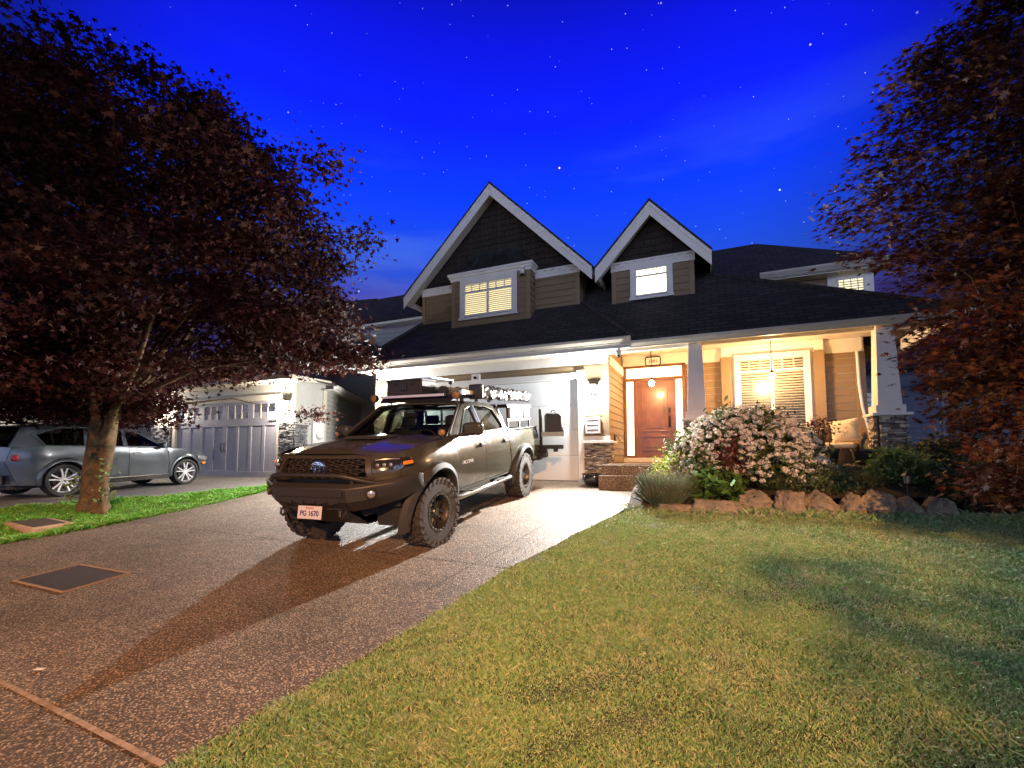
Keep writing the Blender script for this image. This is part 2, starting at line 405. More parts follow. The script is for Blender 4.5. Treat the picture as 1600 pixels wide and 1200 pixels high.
def roofplane(name, pts, parent, m=None, th=.05):
    """roof slab whose object frame lies in the roof plane (x along the eave) so that courses follow it"""
    P = [Vector(p) for p in pts]; n = (P[1]-P[0]).cross(P[2]-P[0]).normalized()
    if n.z < 0 or abs(n.z) < 1e-3 and n.y > 0: n = -n
    ex = Vector((0, 0, 1)).cross(n)
    ex = ex.normalized() if ex.length > 1e-3 else Vector((1, 0, 0)); ey = n.cross(ex)
    M = Matrix((ex, ey, n)).transposed().to_4x4(); M.translation = P[0]; Mi = M.inverted()
    mb = MB().slab([Mi @ p for p in P], (0, 0, -th)); o = mb.build(name, m or M_roof, parent); o.matrix_basis = M
    return o
def lap(mb, a0, a1, z0, z1, plane, axis='x', out=-1, ex=.17, holes=(), clip=None):
    """real lapped boards; axis 'x': wall runs along X at Y=plane; 'y': along Y at X=plane"""
    def pt(a, d, z): return (a, plane+out*d, z) if axis == 'x' else (plane+out*d, a, z)
    z = z0; k = 0
    while z < z1-.01:
        t_ = min(z+ex, z1); A0, A1 = a0, a1
        if clip: A0, A1 = clip((z+t_)/2)
        segs = [(A0, A1)]
        for h0, h1, hz0, hz1 in holes:
            if hz0 < (z+t_)/2 < hz1:
                ns = []
                for s0, s1 in segs:
                    if h1 <= s0 or h0 >= s1: ns.append((s0, s1)); continue
                    if h0 > s0: ns.append((s0, h0))
                    if h1 < s1: ns.append((h1, s1))
                segs = ns
        for s0, s1 in segs:
            if s1-s0 < .02: continue
            zb_ = z+.008; v = [pt(s0, 0, zb_), pt(s1, 0, zb_), pt(s1, .022, zb_), pt(s0, .022, zb_), pt(s0, 0, t_), pt(s1, 0, t_), pt(s1, .008, t_), pt(s0, .008, t_)]
            mb.add(v, [(0, 1, 2, 3), (4, 7, 6, 5), (3, 2, 6, 7), (0, 3, 7, 4), (1, 5, 6, 2), (0, 4, 5, 1)])
        z = t_
def ledge(mb, a0, a1, z0, z1, plane, axis='x', out=-1, seed=1):
    """stacked ledgestone: many thin irregular stones"""
    r = random.Random(seed); z = z0
    while z < z1-.005:
        h = min(r.uniform(.020, .048), z1-z); a = a0-r.uniform(0, .1)
        while a < a1:
            w_ = r.uniform(.06, .24); s0, s1 = max(a, a0), min(a+w_, a1); a += w_
            if s1-s0 < .01: continue
            d = r.uniform(.03, .095); e = .004
            p0 = (s0+e, plane, z+e*.6); p1 = (s1-e, plane+out*d, z+h-e*.6)
            j = lambda q: q+r.uniform(-.006, .006)
            if axis == 'x': mb.add([(j(x), plane if k < 1 else j(plane+out*d), j(zz)) for k in (0, 1) for x in (p0[0], p1[0]) for zz in (p0[2], p1[2])], [(0, 1, 3, 2), (4, 6, 7, 5), (0, 4, 5, 1), (2, 3, 7, 6), (0, 2, 6, 4), (1, 5, 7, 3)])
            else: mb.add([(plane if k < 1 else j(plane+out*d), j(x), j(zz)) for k in (0, 1) for x in (p0[0], p1[0]) for zz in (p0[2], p1[2])], [(0, 1, 3, 2), (4, 6, 7, 5), (0, 4, 5, 1), (2, 3, 7, 6), (0, 2, 6, 4), (1, 5, 7, 3)])
        z += h
M_stone = mat('ledge_stone', (.33, .28, .23), .8, island=.75, var=.25, vscale=9, bump=.5, bscale=50)
M_stoneb = mat('stone_mortar', (.05, .045, .04), .9)
M_conc = mat('concrete_step', (.13, .12, .11), .75, hook=agg_hook)

# ------------------------------------------------------------------ main house
H = thing('suburban_house', 'two storey khaki house with two steep white trimmed gables and a lit front porch', 'house', (-5.5, 10.4, 0))
HM = Matrix.Translation((5.5, -10.4, 0))
def hp(mb, name, m, parent=None, **k):
    o = None
    for q in split_mb(mb):
        o = q.build(name, m, parent or H, **k)
        if parent is None: o.matrix_basis = HM
    return o
GY = 10.43; EY = 9.88
# garage box walls
mb = MB(); lap(mb, -8.82, -2.14, 0, 2.76, GY, holes=[(-7.86, -2.70, -1, 2.60)])
hp(mb, 'garage_siding', M_sid)
mb = MB(); lap(mb, 10.40, 12.4, .44, 2.92, -2.14, 'y', 1)
hp(mb, 'porch_side_siding', M_sid)
mb = MB().box(-8.80, -7.80, GY, GY+.2, -.1, 3.0); mb.box(-2.80, -2.16, GY, GY+.2, -.1, 3.0); mb.box(-7.80, -2.80, GY, GY+.2, 2.45, 3.0)
mb.box(-2.30, -2.16, GY+.2, 12.6, .0, 3.32); mb.box(-8.8, -8.66, GY+.2, 17, -.1, 3.0)
hp(mb, 'garage_wall', M_sidb)
mb = MB().box(-8.84, -2.12, GY-.03, GY-.001, 2.76, 2.99); hp(mb, 'garage_frieze', M_trim)
mb = MB().box(-2.26, -2.115, GY-.032, GY-.0, .95, 2.76).box(-8.85, -8.72, GY-.032, GY, -.05, 2.76).box(-2.139, -2.113, GY, GY+.09, .95, 2.92)
hp(mb, 'corner_board', M_sidb, bevel=.004)
mb = MB().box(-2.138, -2.11, GY+.09, 12.38, 2.74, 2.95); hp(mb, 'porch_side_frieze', M_trim)
# garage door trim and door
mb = MB().box(-7.86, -2.72, GY-.045, GY+.12, 2.44, 2.58); hp(mb, 'garage_door_head', M_trim, bevel=.005)
for x0, x1 in ((-2.84, -2.70), (-7.92, -7.78)):
    mb = MB().box(x0, x1, GY-.05, GY+.12, 0, 2.52).box(x0-.03, x1+.03, GY-.065, GY+.0, 2.40, 2.62)
    hp(mb, 'garage_door_jamb', M_trim, bevel=.004)
M_gd = mat('garage_door_enamel', (.74, .77, .76), .42, bump=.05, bscale=3)
mb = MB()
for k_ in range(4):
    z0 = .02+k_*.605; mb.box(-7.80, -2.82, GY+.13, GY+.17, z0, z0+.6)
gd = hp(mb, 'garage_door', M_gd, bevel=.004)
gd.parent = H
mb = MB().box(-7.80, -2.82, GY+.115, GY+.16, -.01, .02); sealo = mb.build('bottom_seal', mat('black_rubber', (.015, .015, .015), .6), gd)
# garage door opener reader box above the head
# stone base right of garage door and wing
mb = MB(); ledge(mb, -2.70, -2.10, -.06, .90, GY, seed=3); ledge(mb, GY-.04, GY+.33, -.0, .90, -2.14, 'y', 1, seed=4)
ledge(mb, -8.9, -7.95, -.06, .90, GY, seed=5)
hp(mb, 'stone_base', M_stone)
mb = MB().box(-2.69, -2.12, GY-.03, GY+.01, -.1, .9).box(-2.15, -2.11, GY, GY+.33, 0, .9); hp(mb, 'stone_backing', M_stoneb)
mb = MB().box(-2.72, -2.02, GY-.12, GY, .90, .96).box(-2.12, -2.02, GY-.0, GY+.40, .90, .955).box(-2.70, -2.10, GY-.06, GY-.001, .96, 1.06); hp(mb, 'stone_cap', M_trim, bevel=.006)
# porch wall (door wall)
DY = 12.4
mb = MB(); lap(mb, -.55, .30, .44, 2.95, DY); lap(mb, 2.40, 3.02, .44, 2.95, DY)
hp(mb, 'porch_siding', M_sid)
mb = MB().box(-2.16, 3.2, DY, DY+.2, .2, 3.5); mb.box(3.0, 3.2, DY+.2, 17, -.3, 3.5); hp(mb, 'porch_wall', M_trim)
mb = MB().box(-2.12, .32, DY-.032, DY-.001, 2.955, 3.28).box(2.38, 3.16, DY-.032, DY-.001, 2.955, 3.28); hp(mb, 'porch_frieze', M_trim)
mb = MB().box(3.02, 3.18, DY-.034, DY, .44, 2.955).box(3.18, 3.21, DY-.03, DY+.10, .44, 2.955); hp(mb, 'corner_board', M_sidb, bevel=.004)
# front door assembly
M_door = mat('stained_door', (.20, .078, .020), .35, var=.22, vscale=3, coat=.25)
M_brass = mat('dark_bronze', (.05, .04, .03), .35, metal=1)
mb = MB().box(-2.12, -2.04, DY-.06, DY, .58, 2.98).box(-.64, -.56, DY-.06, DY, .58, 2.98).box(-2.12, -.56, DY-.06, DY, 2.93, 2.99)
mb.box(-2.04, -.64, DY-.058, DY, 2.58, 2.66).box(-1.86, -1.77, DY-.058, DY, .60, 2.58).box(-.89, -.80, DY-.058, DY, .60, 2.58).box(-2.04, -.64, DY-.055, DY, .55, .61)
hp(mb, 'door_frame', M_door, bevel=.006)
mb = MB().box(-2.14, -.5, DY-.10, DY-.0, .44, .55); hp(mb, 'door_sill', M_sof, bevel=.005)
mb = MB(); mb.box(-1.77, -.89, DY-.035, DY, .61, 2.57)
for z0, z1 in ((.74, 1.12), (1.24, 2.42)):
    mb.box(-1.66, -1.00, DY-.062, DY-.035, z0-.01, z0+.025).box(-1.66, -1.00, DY-.062, DY-.035, z1-.025, z1+.01).box(-1.66, -1.625, DY-.0615, DY-.035, z0, z1).box(-1.035, -1.00, DY-.0615, DY-.035, z0, z1)
    mb.box(-1.56, -1.10, DY-.05, DY-.035, z0+.08, z1-.08)
fd = hp(mb, 'front_door', M_door, bevel=.004)
mb = MB().box(-.985, -.935, DY-.075, DY-.035, 1.72, 1.84).box(-.985, -.935, DY-.06, DY-.035, 1.34, 1.64).tube([(-.96, DY-.06, 1.62), (-.96, DY-.12, 1.58), (-.96, DY-.12, 1.42), (-.96, DY-.06, 1.37)], .012, 8)
mb.build('handle', M_brass, fd, bevel=.003)
M_lit = mat('warm_lit_glass', (.8, .7, .5), .4, emit=(1, .80, .50), estr=2.6)
M_litw = mat('bright_lit_glass', (.8, .75, .6), .4, emit=(1, .92, .74), estr=4)
M_lity = mat('lit_curtain', (.8, .7, .5), .5, emit=(1, .80, .46), estr=1.9)
for n_, r_ in (('sidelight', (-2.04, -1.86, .61, 2.58)), ('sidelight', (-.80, -.64, .61, 2.58)), ('transom_window', (-2.04, -.64, 2.66, 2.93))):
    x0, x1, z0, z1 = r_; mb = MB().box(x0, x1, DY-.02, DY-.004, z0, z1); hp(mb, n_, M_lit)
# bay with the big window
BY = 12.25
mb = MB().box(.29, 2.41, BY, DY, .44, 3.28); hp(mb, 'window_bay', M_trim)
mb = MB().box(.28, .50, BY-.03, BY-.001, .44, 3.02).box(2.20, 2.42, BY-.03, BY-.001, .44, 3.02).box(2.41, 2.43, BY, DY, .44, 3.02).box(.27, .29, BY, DY, .44, 3.02); hp(mb, 'corner_board', M_sidb, bevel=.004)
M_blind = mat('white_blinds', (.86, .85, .80), .5)
def hp1(mb, name, m, parent=None, **k):
    o = mb.build(name, m, parent or H, **k); o.matrix_basis = HM; return o
def window(x0, x1, z0, z1, y, lit, casing=.12, mull=(), transom=None, tb=0, slats=None, frame=M_trim, name='window', sill=True, head=True, dp=.05, parent=None, cas=True):
    mb = MB()
    if cas:
        mb.box(x0-casing, x0, y-.035, y-.002, z0-.02, z1+casing).box(x1, x1+casing, y-.035, y-.002, z0-.02, z1+casing).box(x0, x1, y-.036, y-.002, z1, z1+casing)
        mb.box(x0-casing-.02, x1+casing+.02, y-.06, y-.002, z0-.09, z0-.02)
    f = .04
    mb.box(x0, x0+f, y-.03, y+.02, z0-.0, z1).box(x1-f, x1, y-.03, y+.02, z0, z1).box(x0+f, x1-f, y-.03, y+.02, z0, z0+f).box(x0+f, x1-f, y-.03, y+.02, z1-f, z1)
    for m_ in mull: mb.box(m_-.03, m_+.03, y-.032, y+.02, z0+f, z1-f)
    if transom:
        mb.box(x0+f, x1-f, y-.028, y+.018, transom-.02, transom+.02)
        n = tb; bw = .009
        for i in range(1, n):
            xx = x0+(x1-x0)*i/n
            if any(abs(xx-m_) < .05 for m_ in mull): continue
            mb.box(xx-bw, xx+bw, y-.026, y+.016, transom+.02, z1-f)
    o = hp1(mb, name, frame, bevel=.003)
    if parent: o.parent = parent
    MB().box(x0+f, x1-f, y-.012, y-.008, z0+f, z1-f).build('pane', glass('window_glass', (.9, .92, .9), .02, .30), o)
    if slats:
        mb = MB(); z = z0+f+.01
        while z < z1-f: mb.obox(((x0+x1)/2, y-.001+.004, z), (x1-x0-2*f, .004, .046), (.95, 0, 0)); z += slats
        mb.build('blinds', M_blind, o)
    MB().box(x0+f, x1-f, y+.020, y+.026, z0+f, z1-f).build('curtain', lit, o)
    return o
# porch window sits in the bay: a recess is faked by nothing, the unit stands proud of the bay wall
M_dimroom = mat('dim_room', (.05, .045, .035), .8, emit=(1, .8, .5), estr=.03)
window(.66, 2.04, 1.22, 2.94, BY-.06, M_dimroom, casing=.09, mull=(1.36,), transom=2.62, tb=6, slats=.062, name='porch_window')
mb = MB().box(.52, 2.18, BY-.055, BY-.001, 1.05, 1.2).box(.52, 2.18, BY-.03, BY-.001, .44, 1.05); hp(mb, 'window_apron', M_trim, bevel=.004)
# porch floor and steps
mb = MB().box(-2.12, 4.0, 9.84, DY, .0, .44); mb.box(4.0, 4.05, 9.84, DY, -.2, .44); hp(mb, 'porch_floor', M_conc, bevel=.01)
mb = MB().box(-2.12, -.1, 9.50, 9.84, -.1, .425); hp(mb, 'upper_step', M_conc, bevel=.012)
mb = MB().box(-2.16, -.3, 9.74-.32, 9.50, -.1, .21); hp(mb, 'lower_step', M_conc, bevel=.012)
# porch ceiling (beaded soffit) and beam
mb = MB()
y = 10.34
while y < DY: mb.box(-2.12, 3.98, y, min(y+.10, DY), 3.285, 3.30); y += .108
hp(mb, 'porch_ceiling', M_sof)
mb = MB()
for i in range(34):
    mb.box(-2.1+i*.18, -2.1+i*.18+.17, 9.96, 10.22, 3.0, 3.012)
hp(mb, 'porch_soffit', M_sof)
mb = MB().box(-2.12, 4.0, 10.22, 10.34, 2.93, 3.28).box(3.86, 3.99, 10.34, DY, 2.93, 3.28); hp(mb, 'porch_beam', M_trim)
mb = MB()
i = 0
while -9.1+i*.18 < -1.7: mb.box(-9.1+i*.18, -9.1+i*.18+.17, 9.92, GY-.03, 2.992, 3.004); i += 1
hp(mb, 'garage_soffit', M_sof)
# gutters: K profile swept along X
def gutter(name, x0, x1, y, z, parent=None, m=M_gut):
    pr = [(a*1.05, b*1.15) for a, b in [(0, 0), (-.045, 0), (-.050, .018), (-.060, .03), (-.095, .075), (-.102, .095), (-.102, .12), (-.092, .125), (-.092, .11), (-.02, .11), (0, .125)]]
    mb = MB(); n = len(pr)
    mb.add([(x, y+a, z+b) for x in (x0, x1) for a, b in pr], [tuple(range(n)), tuple(range(n, 2*n))[::-1]]+[(i, (i+1) % n, (i+1) % n+n, i+n) for i in range(n)])
    return hp(mb, name, m, parent)
gutter('gutter', -9.14, -1.52, 9.92, 3.05)
gutter('gutter', -1.56, 4.06, 9.99, 2.95)
mb = MB().box(-9.1, -1.56, 9.92, 9.95, 2.96, 3.15).box(-9.12, -9.09, 9.93, 12, 2.96, 3.15); hp(mb, 'fascia', M_trim)
mb = MB().box(-1.53, 4.02, 10.0, 10.03, 2.96, 3.10).box(3.99, 4.02, 10.03, 14, 2.96, 3.10); hp(mb, 'fascia', M_trim)
# downspout by the front corner board
mb = MB().tube([(3.05, DY-.09, 2.94), (3.06, DY-.09, 2.2), (3.10, DY-.09, 1.7), (3.22, DY-.09, 1.05), (3.24, DY-.09, .5)], .03, 8); hp(mb, 'downspout', M_trim, smooth=True)
# columns
def column(x, y, zb, zt, name, wt, wb, stone):
    mb = MB(); s = wb/2; t_ = wt/2; mb.add([(x-s, y-s, zb), (x+s, y-s, zb), (x+s, y+s, zb), (x-s, y+s, zb), (x-t_, y-t_, zt), (x+t_, y-t_, zt), (x+t_, y+t_, zt), (x-t_, y+t_, zt)],
        [(0, 3, 2, 1), (4, 5, 6, 7), (0, 1, 5, 4), (1, 2, 6, 5), (2, 3, 7, 6), (3, 0, 4, 7)])
    o = hp(mb, name, mat('column_paint', (.78, .73, .68), .6, var=.05, vscale=2, bump=.1), bevel=.004)
    MB().box(x-s-.035, x+s+.035, y-s-.035, y+s+.035, zb, zb+.14).build('plinth', MATS['column_paint'], o, bevel=.004)
    MB().box(x-s-.11, x+s+.11, y-s-.11, y+s+.11, zb-.05, zb).build('cap', M_trim, o, bevel=.006)
    q = s+.0
    mb = MB(); ledge(mb, x-q, x+q, 0, zb-.05, y-q, seed=int(x*7)+60); ledge(mb, y-q, y+q, 0, zb-.05, x-q, 'y', -1, seed=int(x*7)+61); ledge(mb, y-q, y+q, 0, zb-.05, x+q, 'y', 1, seed=int(x*7)+62)
    mb.build('stone_base', M_stone, o)
    MB().box(x-q-.02, x+q+.02, y-q-.02, y+q+.02, -.1, zb-.06).build('stone_core', M_stoneb, o)
column(2.93, 10.22, 1.38, 3.0, 'porch_column', .26, .36, True)
column(-.25, 10.22, 1.38, 3.0, 'porch_column', .26, .36, True)
# ---- roofs
ze = 3.17
def hroof(name, pts, m=None, th=.05):
    o = roofplane(name, pts, H, m, th); o.matrix_basis = HM @ o.matrix_basis; return o
hroof('garage_skirt_roof', [(-9.16, 9.84, ze), (-1.50, 9.84, ze), (-2.96, 11.33, 4.56), (-7.88, 11.33, 4.56)])
hroof('garage_skirt_roof', [(-1.50, 9.84, ze), (-1.50, 10.03, ze), (-2.96, 11.52, 4.56), (-2.96, 11.33, 4.56)])
hroof('garage_skirt_roof', [(-9.16, 9.84, ze), (-7.88, 11.33, 4.56), (-7.88, 17, 4.56), (-9.16, 17, ze)])
mb = MB().tube([(-1.50, 9.85, ze+.02), (-2.96, 11.32, 4.58)], .05, 6).tube([(-9.15, 9.85, ze+.02), (-7.9, 11.32, 4.58)], .05, 6)
hp(mb, 'hip_cap', M_roof)
pz = lambda y: 3.10+.95*(y-9.92)
hroof('porch_roof', [(-1.56, 9.92, pz(9.92)), (4.10, 9.92, pz(9.92)), (0.0, 12.0, pz(12.0)), (0.0, 12.9, pz(12.9)), (-3.3, 12.9, pz(12.9)), (-3.3, 9.96, pz(9.96))][:4]+[(-3.2, 12.9, pz(12.9)), (-3.2, 11.7, pz(11.7))])
hroof('porch_roof', [(4.10, 9.92, pz(9.92)), (4.10, 14.6, pz(9.92)), (0.0, 14.6, pz(12.0)), (0.0, 12.0, pz(12.0))])
mb = MB().tube([(4.1, 9.92, pz(9.92)+.02), (0, 12.0, pz(12)+.02)], .045, 6); hp(mb, 'hip_cap', M_roof)
# upper storey, right wing
mb = MB(); lap(mb, -.3, 3.72, 3.3, 5.2, 13.5, holes=[(2.85, 3.7, 3.4, 5.08)]); hp(mb, 'wing_siding', M_sid)
mb = MB().box(-.3, 3.74, 13.5, 17, 3.0, 5.25); hp(mb, 'wing_wall', M_sidb)
mb = MB().box(2.80, 3.745, 13.45, 13.5, 3.5, 5.14); hp(mb, 'wing_trim', M_trim)
window(2.98, 3.56, 3.8, 5.00, 13.41, M_lity, casing=.0, transom=4.62, tb=4, slats=.062, cas=False)
hroof('main_roof', [(1.25, 13.1, 5.32), (4.05, 13.1, 5.32), (1.45, 15.5, 7.12)])
hroof('main_roof', [(-4, 11.9, 4.40), (1.25, 11.9, 4.40), (1.25, 13.1, 5.32), (1.45, 15.5, 7.12), (-4, 15.5, 7.12)])
hroof('main_roof', [(-4, 15.52, 7.12), (1.45, 15.52, 7.12), (4.05, 18, 5.3), (-4, 18, 5.3)])
hroof('main_roof', [(4.05, 13.1, 5.32), (4.05, 17.95, 5.32), (1.45, 15.5, 7.12)])
gutter('gutter', 1.27, 4.03, 13.12, 5.16)
mb = MB().box(1.27, 4.02, 13.12, 13.5, 5.10, 5.14).box(1.27, 4.02, 13.12, 13.14, 5.12, 5.24); hp(mb, 'soffit', M_sof)
# ---- gables
WY = 11.33; RY = 10.97
def gable(xc, zt, hw, base_x0, base_x1, zb, zband, slope, back, endL=True, endR=True):
    top = lambda x: zt-slope*abs(x-xc)
    # siding below the band and shakes above
    zs = zband
    mb = MB(); lap(mb, base_x0, base_x1, zb, zs, WY, holes=GH); hp(mb, 'gable_siding', M_sid)
    mb = MB().box(base_x0+.005, base_x1-.005, WY, WY+back, zb-.6, zs+.05); hp(mb, 'gable_wall', M_sidb)
    mb = MB().box(base_x0-.003, base_x0+.11, WY-.03, WY, zb-.3, zs).box(base_x1-.11, base_x1+.003, WY-.03, WY, zb-.3, zs)
    hp(mb, 'corner_board', M_sidb, bevel=.003)
    xs0 = xc-(zt-.28-zs)/slope; xs1 = xc+(zt-.28-zs)/slope
    P = [(xs0, WY-.02, zs), (xs1, WY-.02, zs), (xc, WY-.02, zt-.28)]
    M = Matrix(((1, 0, 0, 0), (0, 0, -1, 0), (0, 1, 0, 0), (0, 0, 0, 1)))
    mb = MB().slab([M.inverted() @ Vector(p) for p in P], (0, 0, -.10))
    o = mb.build('gable_shakes', M_shake, H); o.matrix_basis = HM @ M
    # row shadow edges of the shakes
    mb = MB(); z = zs+.05; r = random.Random(5)
    while z < zt-.55:
        x0 = xc-(zt-.34-z)/slope; x1 = 2*xc-x0; x = x0
        while x < x1:
            w_ = r.uniform(.08, .19); mb.box(x+.004, min(x+w_, x1)-.004, WY-.045, WY-.02, z+r.uniform(-.012, .012), z+.09); x += w_
        z += .17
    hp(mb, 'shake_butts', M_shake)
    # dentil band
    mb = MB().box(base_x0-.04, base_x1+.04, WY-.07, WY-.0, zs+.045, zs+.09).box(base_x0-.02, base_x1+.02, WY-.035, WY-.0, zs-.13, zs+.045)
    x = base_x0
    while x < base_x1-.1:
        mb.box(x, x+.11, WY-.058, WY-.035, zs-.035, zs+.045); x += .21
    hp(mb, 'dentil_band', M_trim)
    # roof planes, bargeboards, soffit
    for sgn in (-1, 1):
        e = (xc+sgn*hw, zt-slope*hw)
        hroof('gable_roof', [(xc, RY-.04, zt+.05), (e[0]+sgn*.02, RY-.04, e[1]+.03), (e[0]+sgn*.02, WY+back, e[1]+.03), (xc, WY+back, zt+.05)])
        n = Vector((sgn*slope, 0, 1)).normalized(); d = Vector((sgn, 0, -slope)).normalized(); L = hw*sqrt(1+slope*slope)
        def board(w0, w1, y0, y1):
            A = Vector((xc, 0, zt)); vt = lambda w: w*sqrt(1+slope*slope)
            return [Vector((xc, y0, zt-vt(w0))), Vector((e[0], y0, e[1]-vt(w0))), Vector((e[0], y0, e[1]-vt(w1))), Vector((xc, y0, zt-vt(w1)))]
        mb = MB().slab(board(0, .09, RY-.035, 0), (0, .03, 0)); mb.slab(board(.09, .24, RY-.018, 0), (0, .03, 0)); hp(mb, 'bargeboard', M_trim)
        mb = MB().slab([Vector((xc, RY, zt-.15*sqrt(2))), Vector((e[0], RY, e[1]-.15*sqrt(2))), Vector((e[0], WY, e[1]-.15*sqrt(2))), Vector((xc, WY, zt-.15*sqrt(2)))], (0, 0, .02)); hp(mb, 'rake_soffit', M_sof)
        mb = MB().slab([Vector((xc+sgn*.0, RY+.03, e[1]-.02)) if False else Vector((e[0], RY+.03, e[1]-.03)), Vector((e[0], WY+back, e[1]-.03)), Vector((e[0], WY+back, e[1]-.20)), Vector((e[0], RY+.03, e[1]-.20))], (-sgn*.03, 0, 0)); hp(mb, 'side_fascia', M_trim)
GH = [(-6.64, -4.27, 4, 6)]
gable(-5.47, 8.20, 2.86, -7.90, -3.02, 4.30, 5.52, 1.0, 5.5)
GH = [(-1.73, -.72, 4.4, 5.3)]
gable(-1.20, 6.72, 1.33, -2.19, -.25, 4.20, 5.36, 1.10, 3.2)
# bay under its sheet metal hood
BX0, BX1, bY = -6.64, -4.27, 10.95
mb = MB(); lap(mb, BX0, BX1, 4.2, 5.55, bY, holes=[(-6.36, -4.60, 4.3, 5.6)]); lap(mb, bY, WY, 4.2, 5.55, BX1, 'y', 1); hp(mb, 'bay_siding', M_sid)
mb = MB().box(BX0, BX1, bY, WY, 4.1, 5.58); hp(mb, 'bay_wall', M_sidb)
mb = MB().box(BX0-.003, BX0+.10, bY-.028, bY, 4.2, 5.55).box(BX1-.10, BX1+.003, bY-.028, bY, 4.2, 5.55); hp(mb, 'corner_board', M_sidb, bevel=.003)
mb = MB().box(BX0-.04, BX1+.05, bY-.05, WY, 5.52, 5.60).box(BX0-.07, BX1+.08, bY-.09, WY, 5.60, 5.66).box(BX0-.10, BX1+.11, bY-.12, WY, 5.66, 5.73); hp(mb, 'bay_cornice', M_trim, bevel=.006)
window(-6.24, -4.74, 4.46, 5.40, bY-.03, M_lity, casing=.12, mull=(-5.49,), transom=5.13, tb=6, slats=.055, name='bay_window')
# curved hood
def hood_pt(u, t):     # t 0 bottom..1 top
    y = bY-.10+(WY-.04-(bY-.10))*(1-(1-t)**2.0)**.9 if t < 1 else WY-.04
    s = .42*(1-(1-t)**2)
    x0, x1 = BX0-.09+s*1.25, BX1+.10-s*1.25
    return (x0+(x1-x0)*u, y, 5.73+.80*t**1.25)
N = 10; mb = MB(); vs = [hood_pt(u/12, t/N) for t in range(N+1) for u in range(13)]
fs = [(i*13+j, i*13+j+1, (i+1)*13+j+1, (i+1)*13+j) for i in range(N) for j in range(12)]
mb.add(vs, fs)
for u in (0, 12):
    side = [hood_pt(u/12, t/N) for t in range(N+1)]; mb.add(side+[(p[0], WY, p[2]) for p in side], [(i, i+1, i+N+2, i+N+1) for i in range(N)])
ho = hp(mb, 'bay_hood', M_metalroof, smooth=50)
mb = MB()
for u in (0, .167, .333, .5, .667, .833, 1): mb.tube([Vector(hood_pt(u, t/N))+Vector((0, -.01, .01)) for t in range(N+1)], .013, 5)
mb.build('standing_seam', M_metalroof, ho)
# dormer window
window(-1.62, -.84, 4.52, 5.22, WY-.02, M_litw, casing=.11, transom=5.02, tb=3)
# ---------- fixtures on the house
M_blk = mat('black_enamel', (.02, .02, .02), .4)
M_wht = mat('white_plastic', (.8, .8, .78), .4)
def wall_lamp(x, y, z, label, e, gl=.06, col=(1, .97, .93), group=None):
    t = thing('wall_lamp', label, 'wall lamp', (x, y, z), group=group)
    MB().box(-.07, .07, -.02, 0, -.13, .10).build('back_plate', M_blk, t, bevel=.004)
    MB().box(-.085, .085, -.17, -.0, .07, .10).build('cap', M_blk, t, bevel=.006)
    MB().box(-.05, .05, -.13, -.03, -.11, .06).build('glass_shade', mat('lamp_glass_%d' % e, (.9, .9, .88), .3, emit=col, estr=25), t, bevel=.01)
    light('wall_lamp_light', 'SPOT', (x, y-.42, z-.10), e, col, .05, rot=(R(-79), 0, 0), spot_size=R(156), spot_blend=1)
    light('wall_lamp_glow', 'POINT', (x, y-.26, z-.04), e*gl, col, .05); return t
def camdome(x, y, z, label, rz=0, down=True):
    t = thing('security_camera', label, 'camera', (x, y, z), rz)
    MB().lathe([(.05, .10), (.06, .10), (.06, .06), (.035, .05), (.035, .02)], (0, 0, 0), 16).build('mount', M_wht, t, smooth=True)
    MB().lathe([(.02, .03), (.055, .02), (.065, -.02), (.065, -.07), (.06, -.09)], (0, -.05, 0), 18).build('housing', M_wht, t, smooth=True)
    MB().ball((0, -.05, -.10), .05, 14, 8).build('lens', mat('black_lens', (.01, .01, .01), .1), t, smooth=True)
wall_lamp(-2.46, GY-.025, 2.16, 'bright white lamp on the garage wall between the garage door and the porch', 3300, group=None)
wall_lamp(-8.32, GY-.025, 2.16, 'bright white lamp on the garage wall left of the garage door, behind the pickup', 2100, .2)
camdome(-1.80, 9.98, 2.90, 'white security camera under the gutter corner left of the house number')
camdome(-4.42, 10.82, 5.46, 'white dome security camera beside the upper left window')
t = thing('security_camera', 'small square white camera above the garage door head', 'camera', (-5.55, GY-.06, 2.62))
MB().box(-.12, .12, -.03, .02, -.08, .10).build('mount_plate', M_wht, t, bevel=.006)
MB().lathe([(.035, 0), (.04, .03), (.03, .06)], (0, -.03, 0), 14, Matrix.Rotation(R(90), 3, 'X')).build('lens', MATS['black_lens'], t, smooth=True)
# mailbox with slots on the blown out wall
t = thing('mailbox', 'white wall mailbox with dark slots beside the garage door', 'mailbox', (-2.48, GY-.03, 1.30))
MB().box(-.17, .17, -.10, 0, -.18, .20).build('box', M_wht, t, bevel=.008)
mb = MB()
for z in (-.10, 0.01, .12): mb.box(-.13, .13, -.104, -.099, z-.012, z+.012)
mb.build('slot', mat('slot_dark', (.03, .03, .03), .7), t)
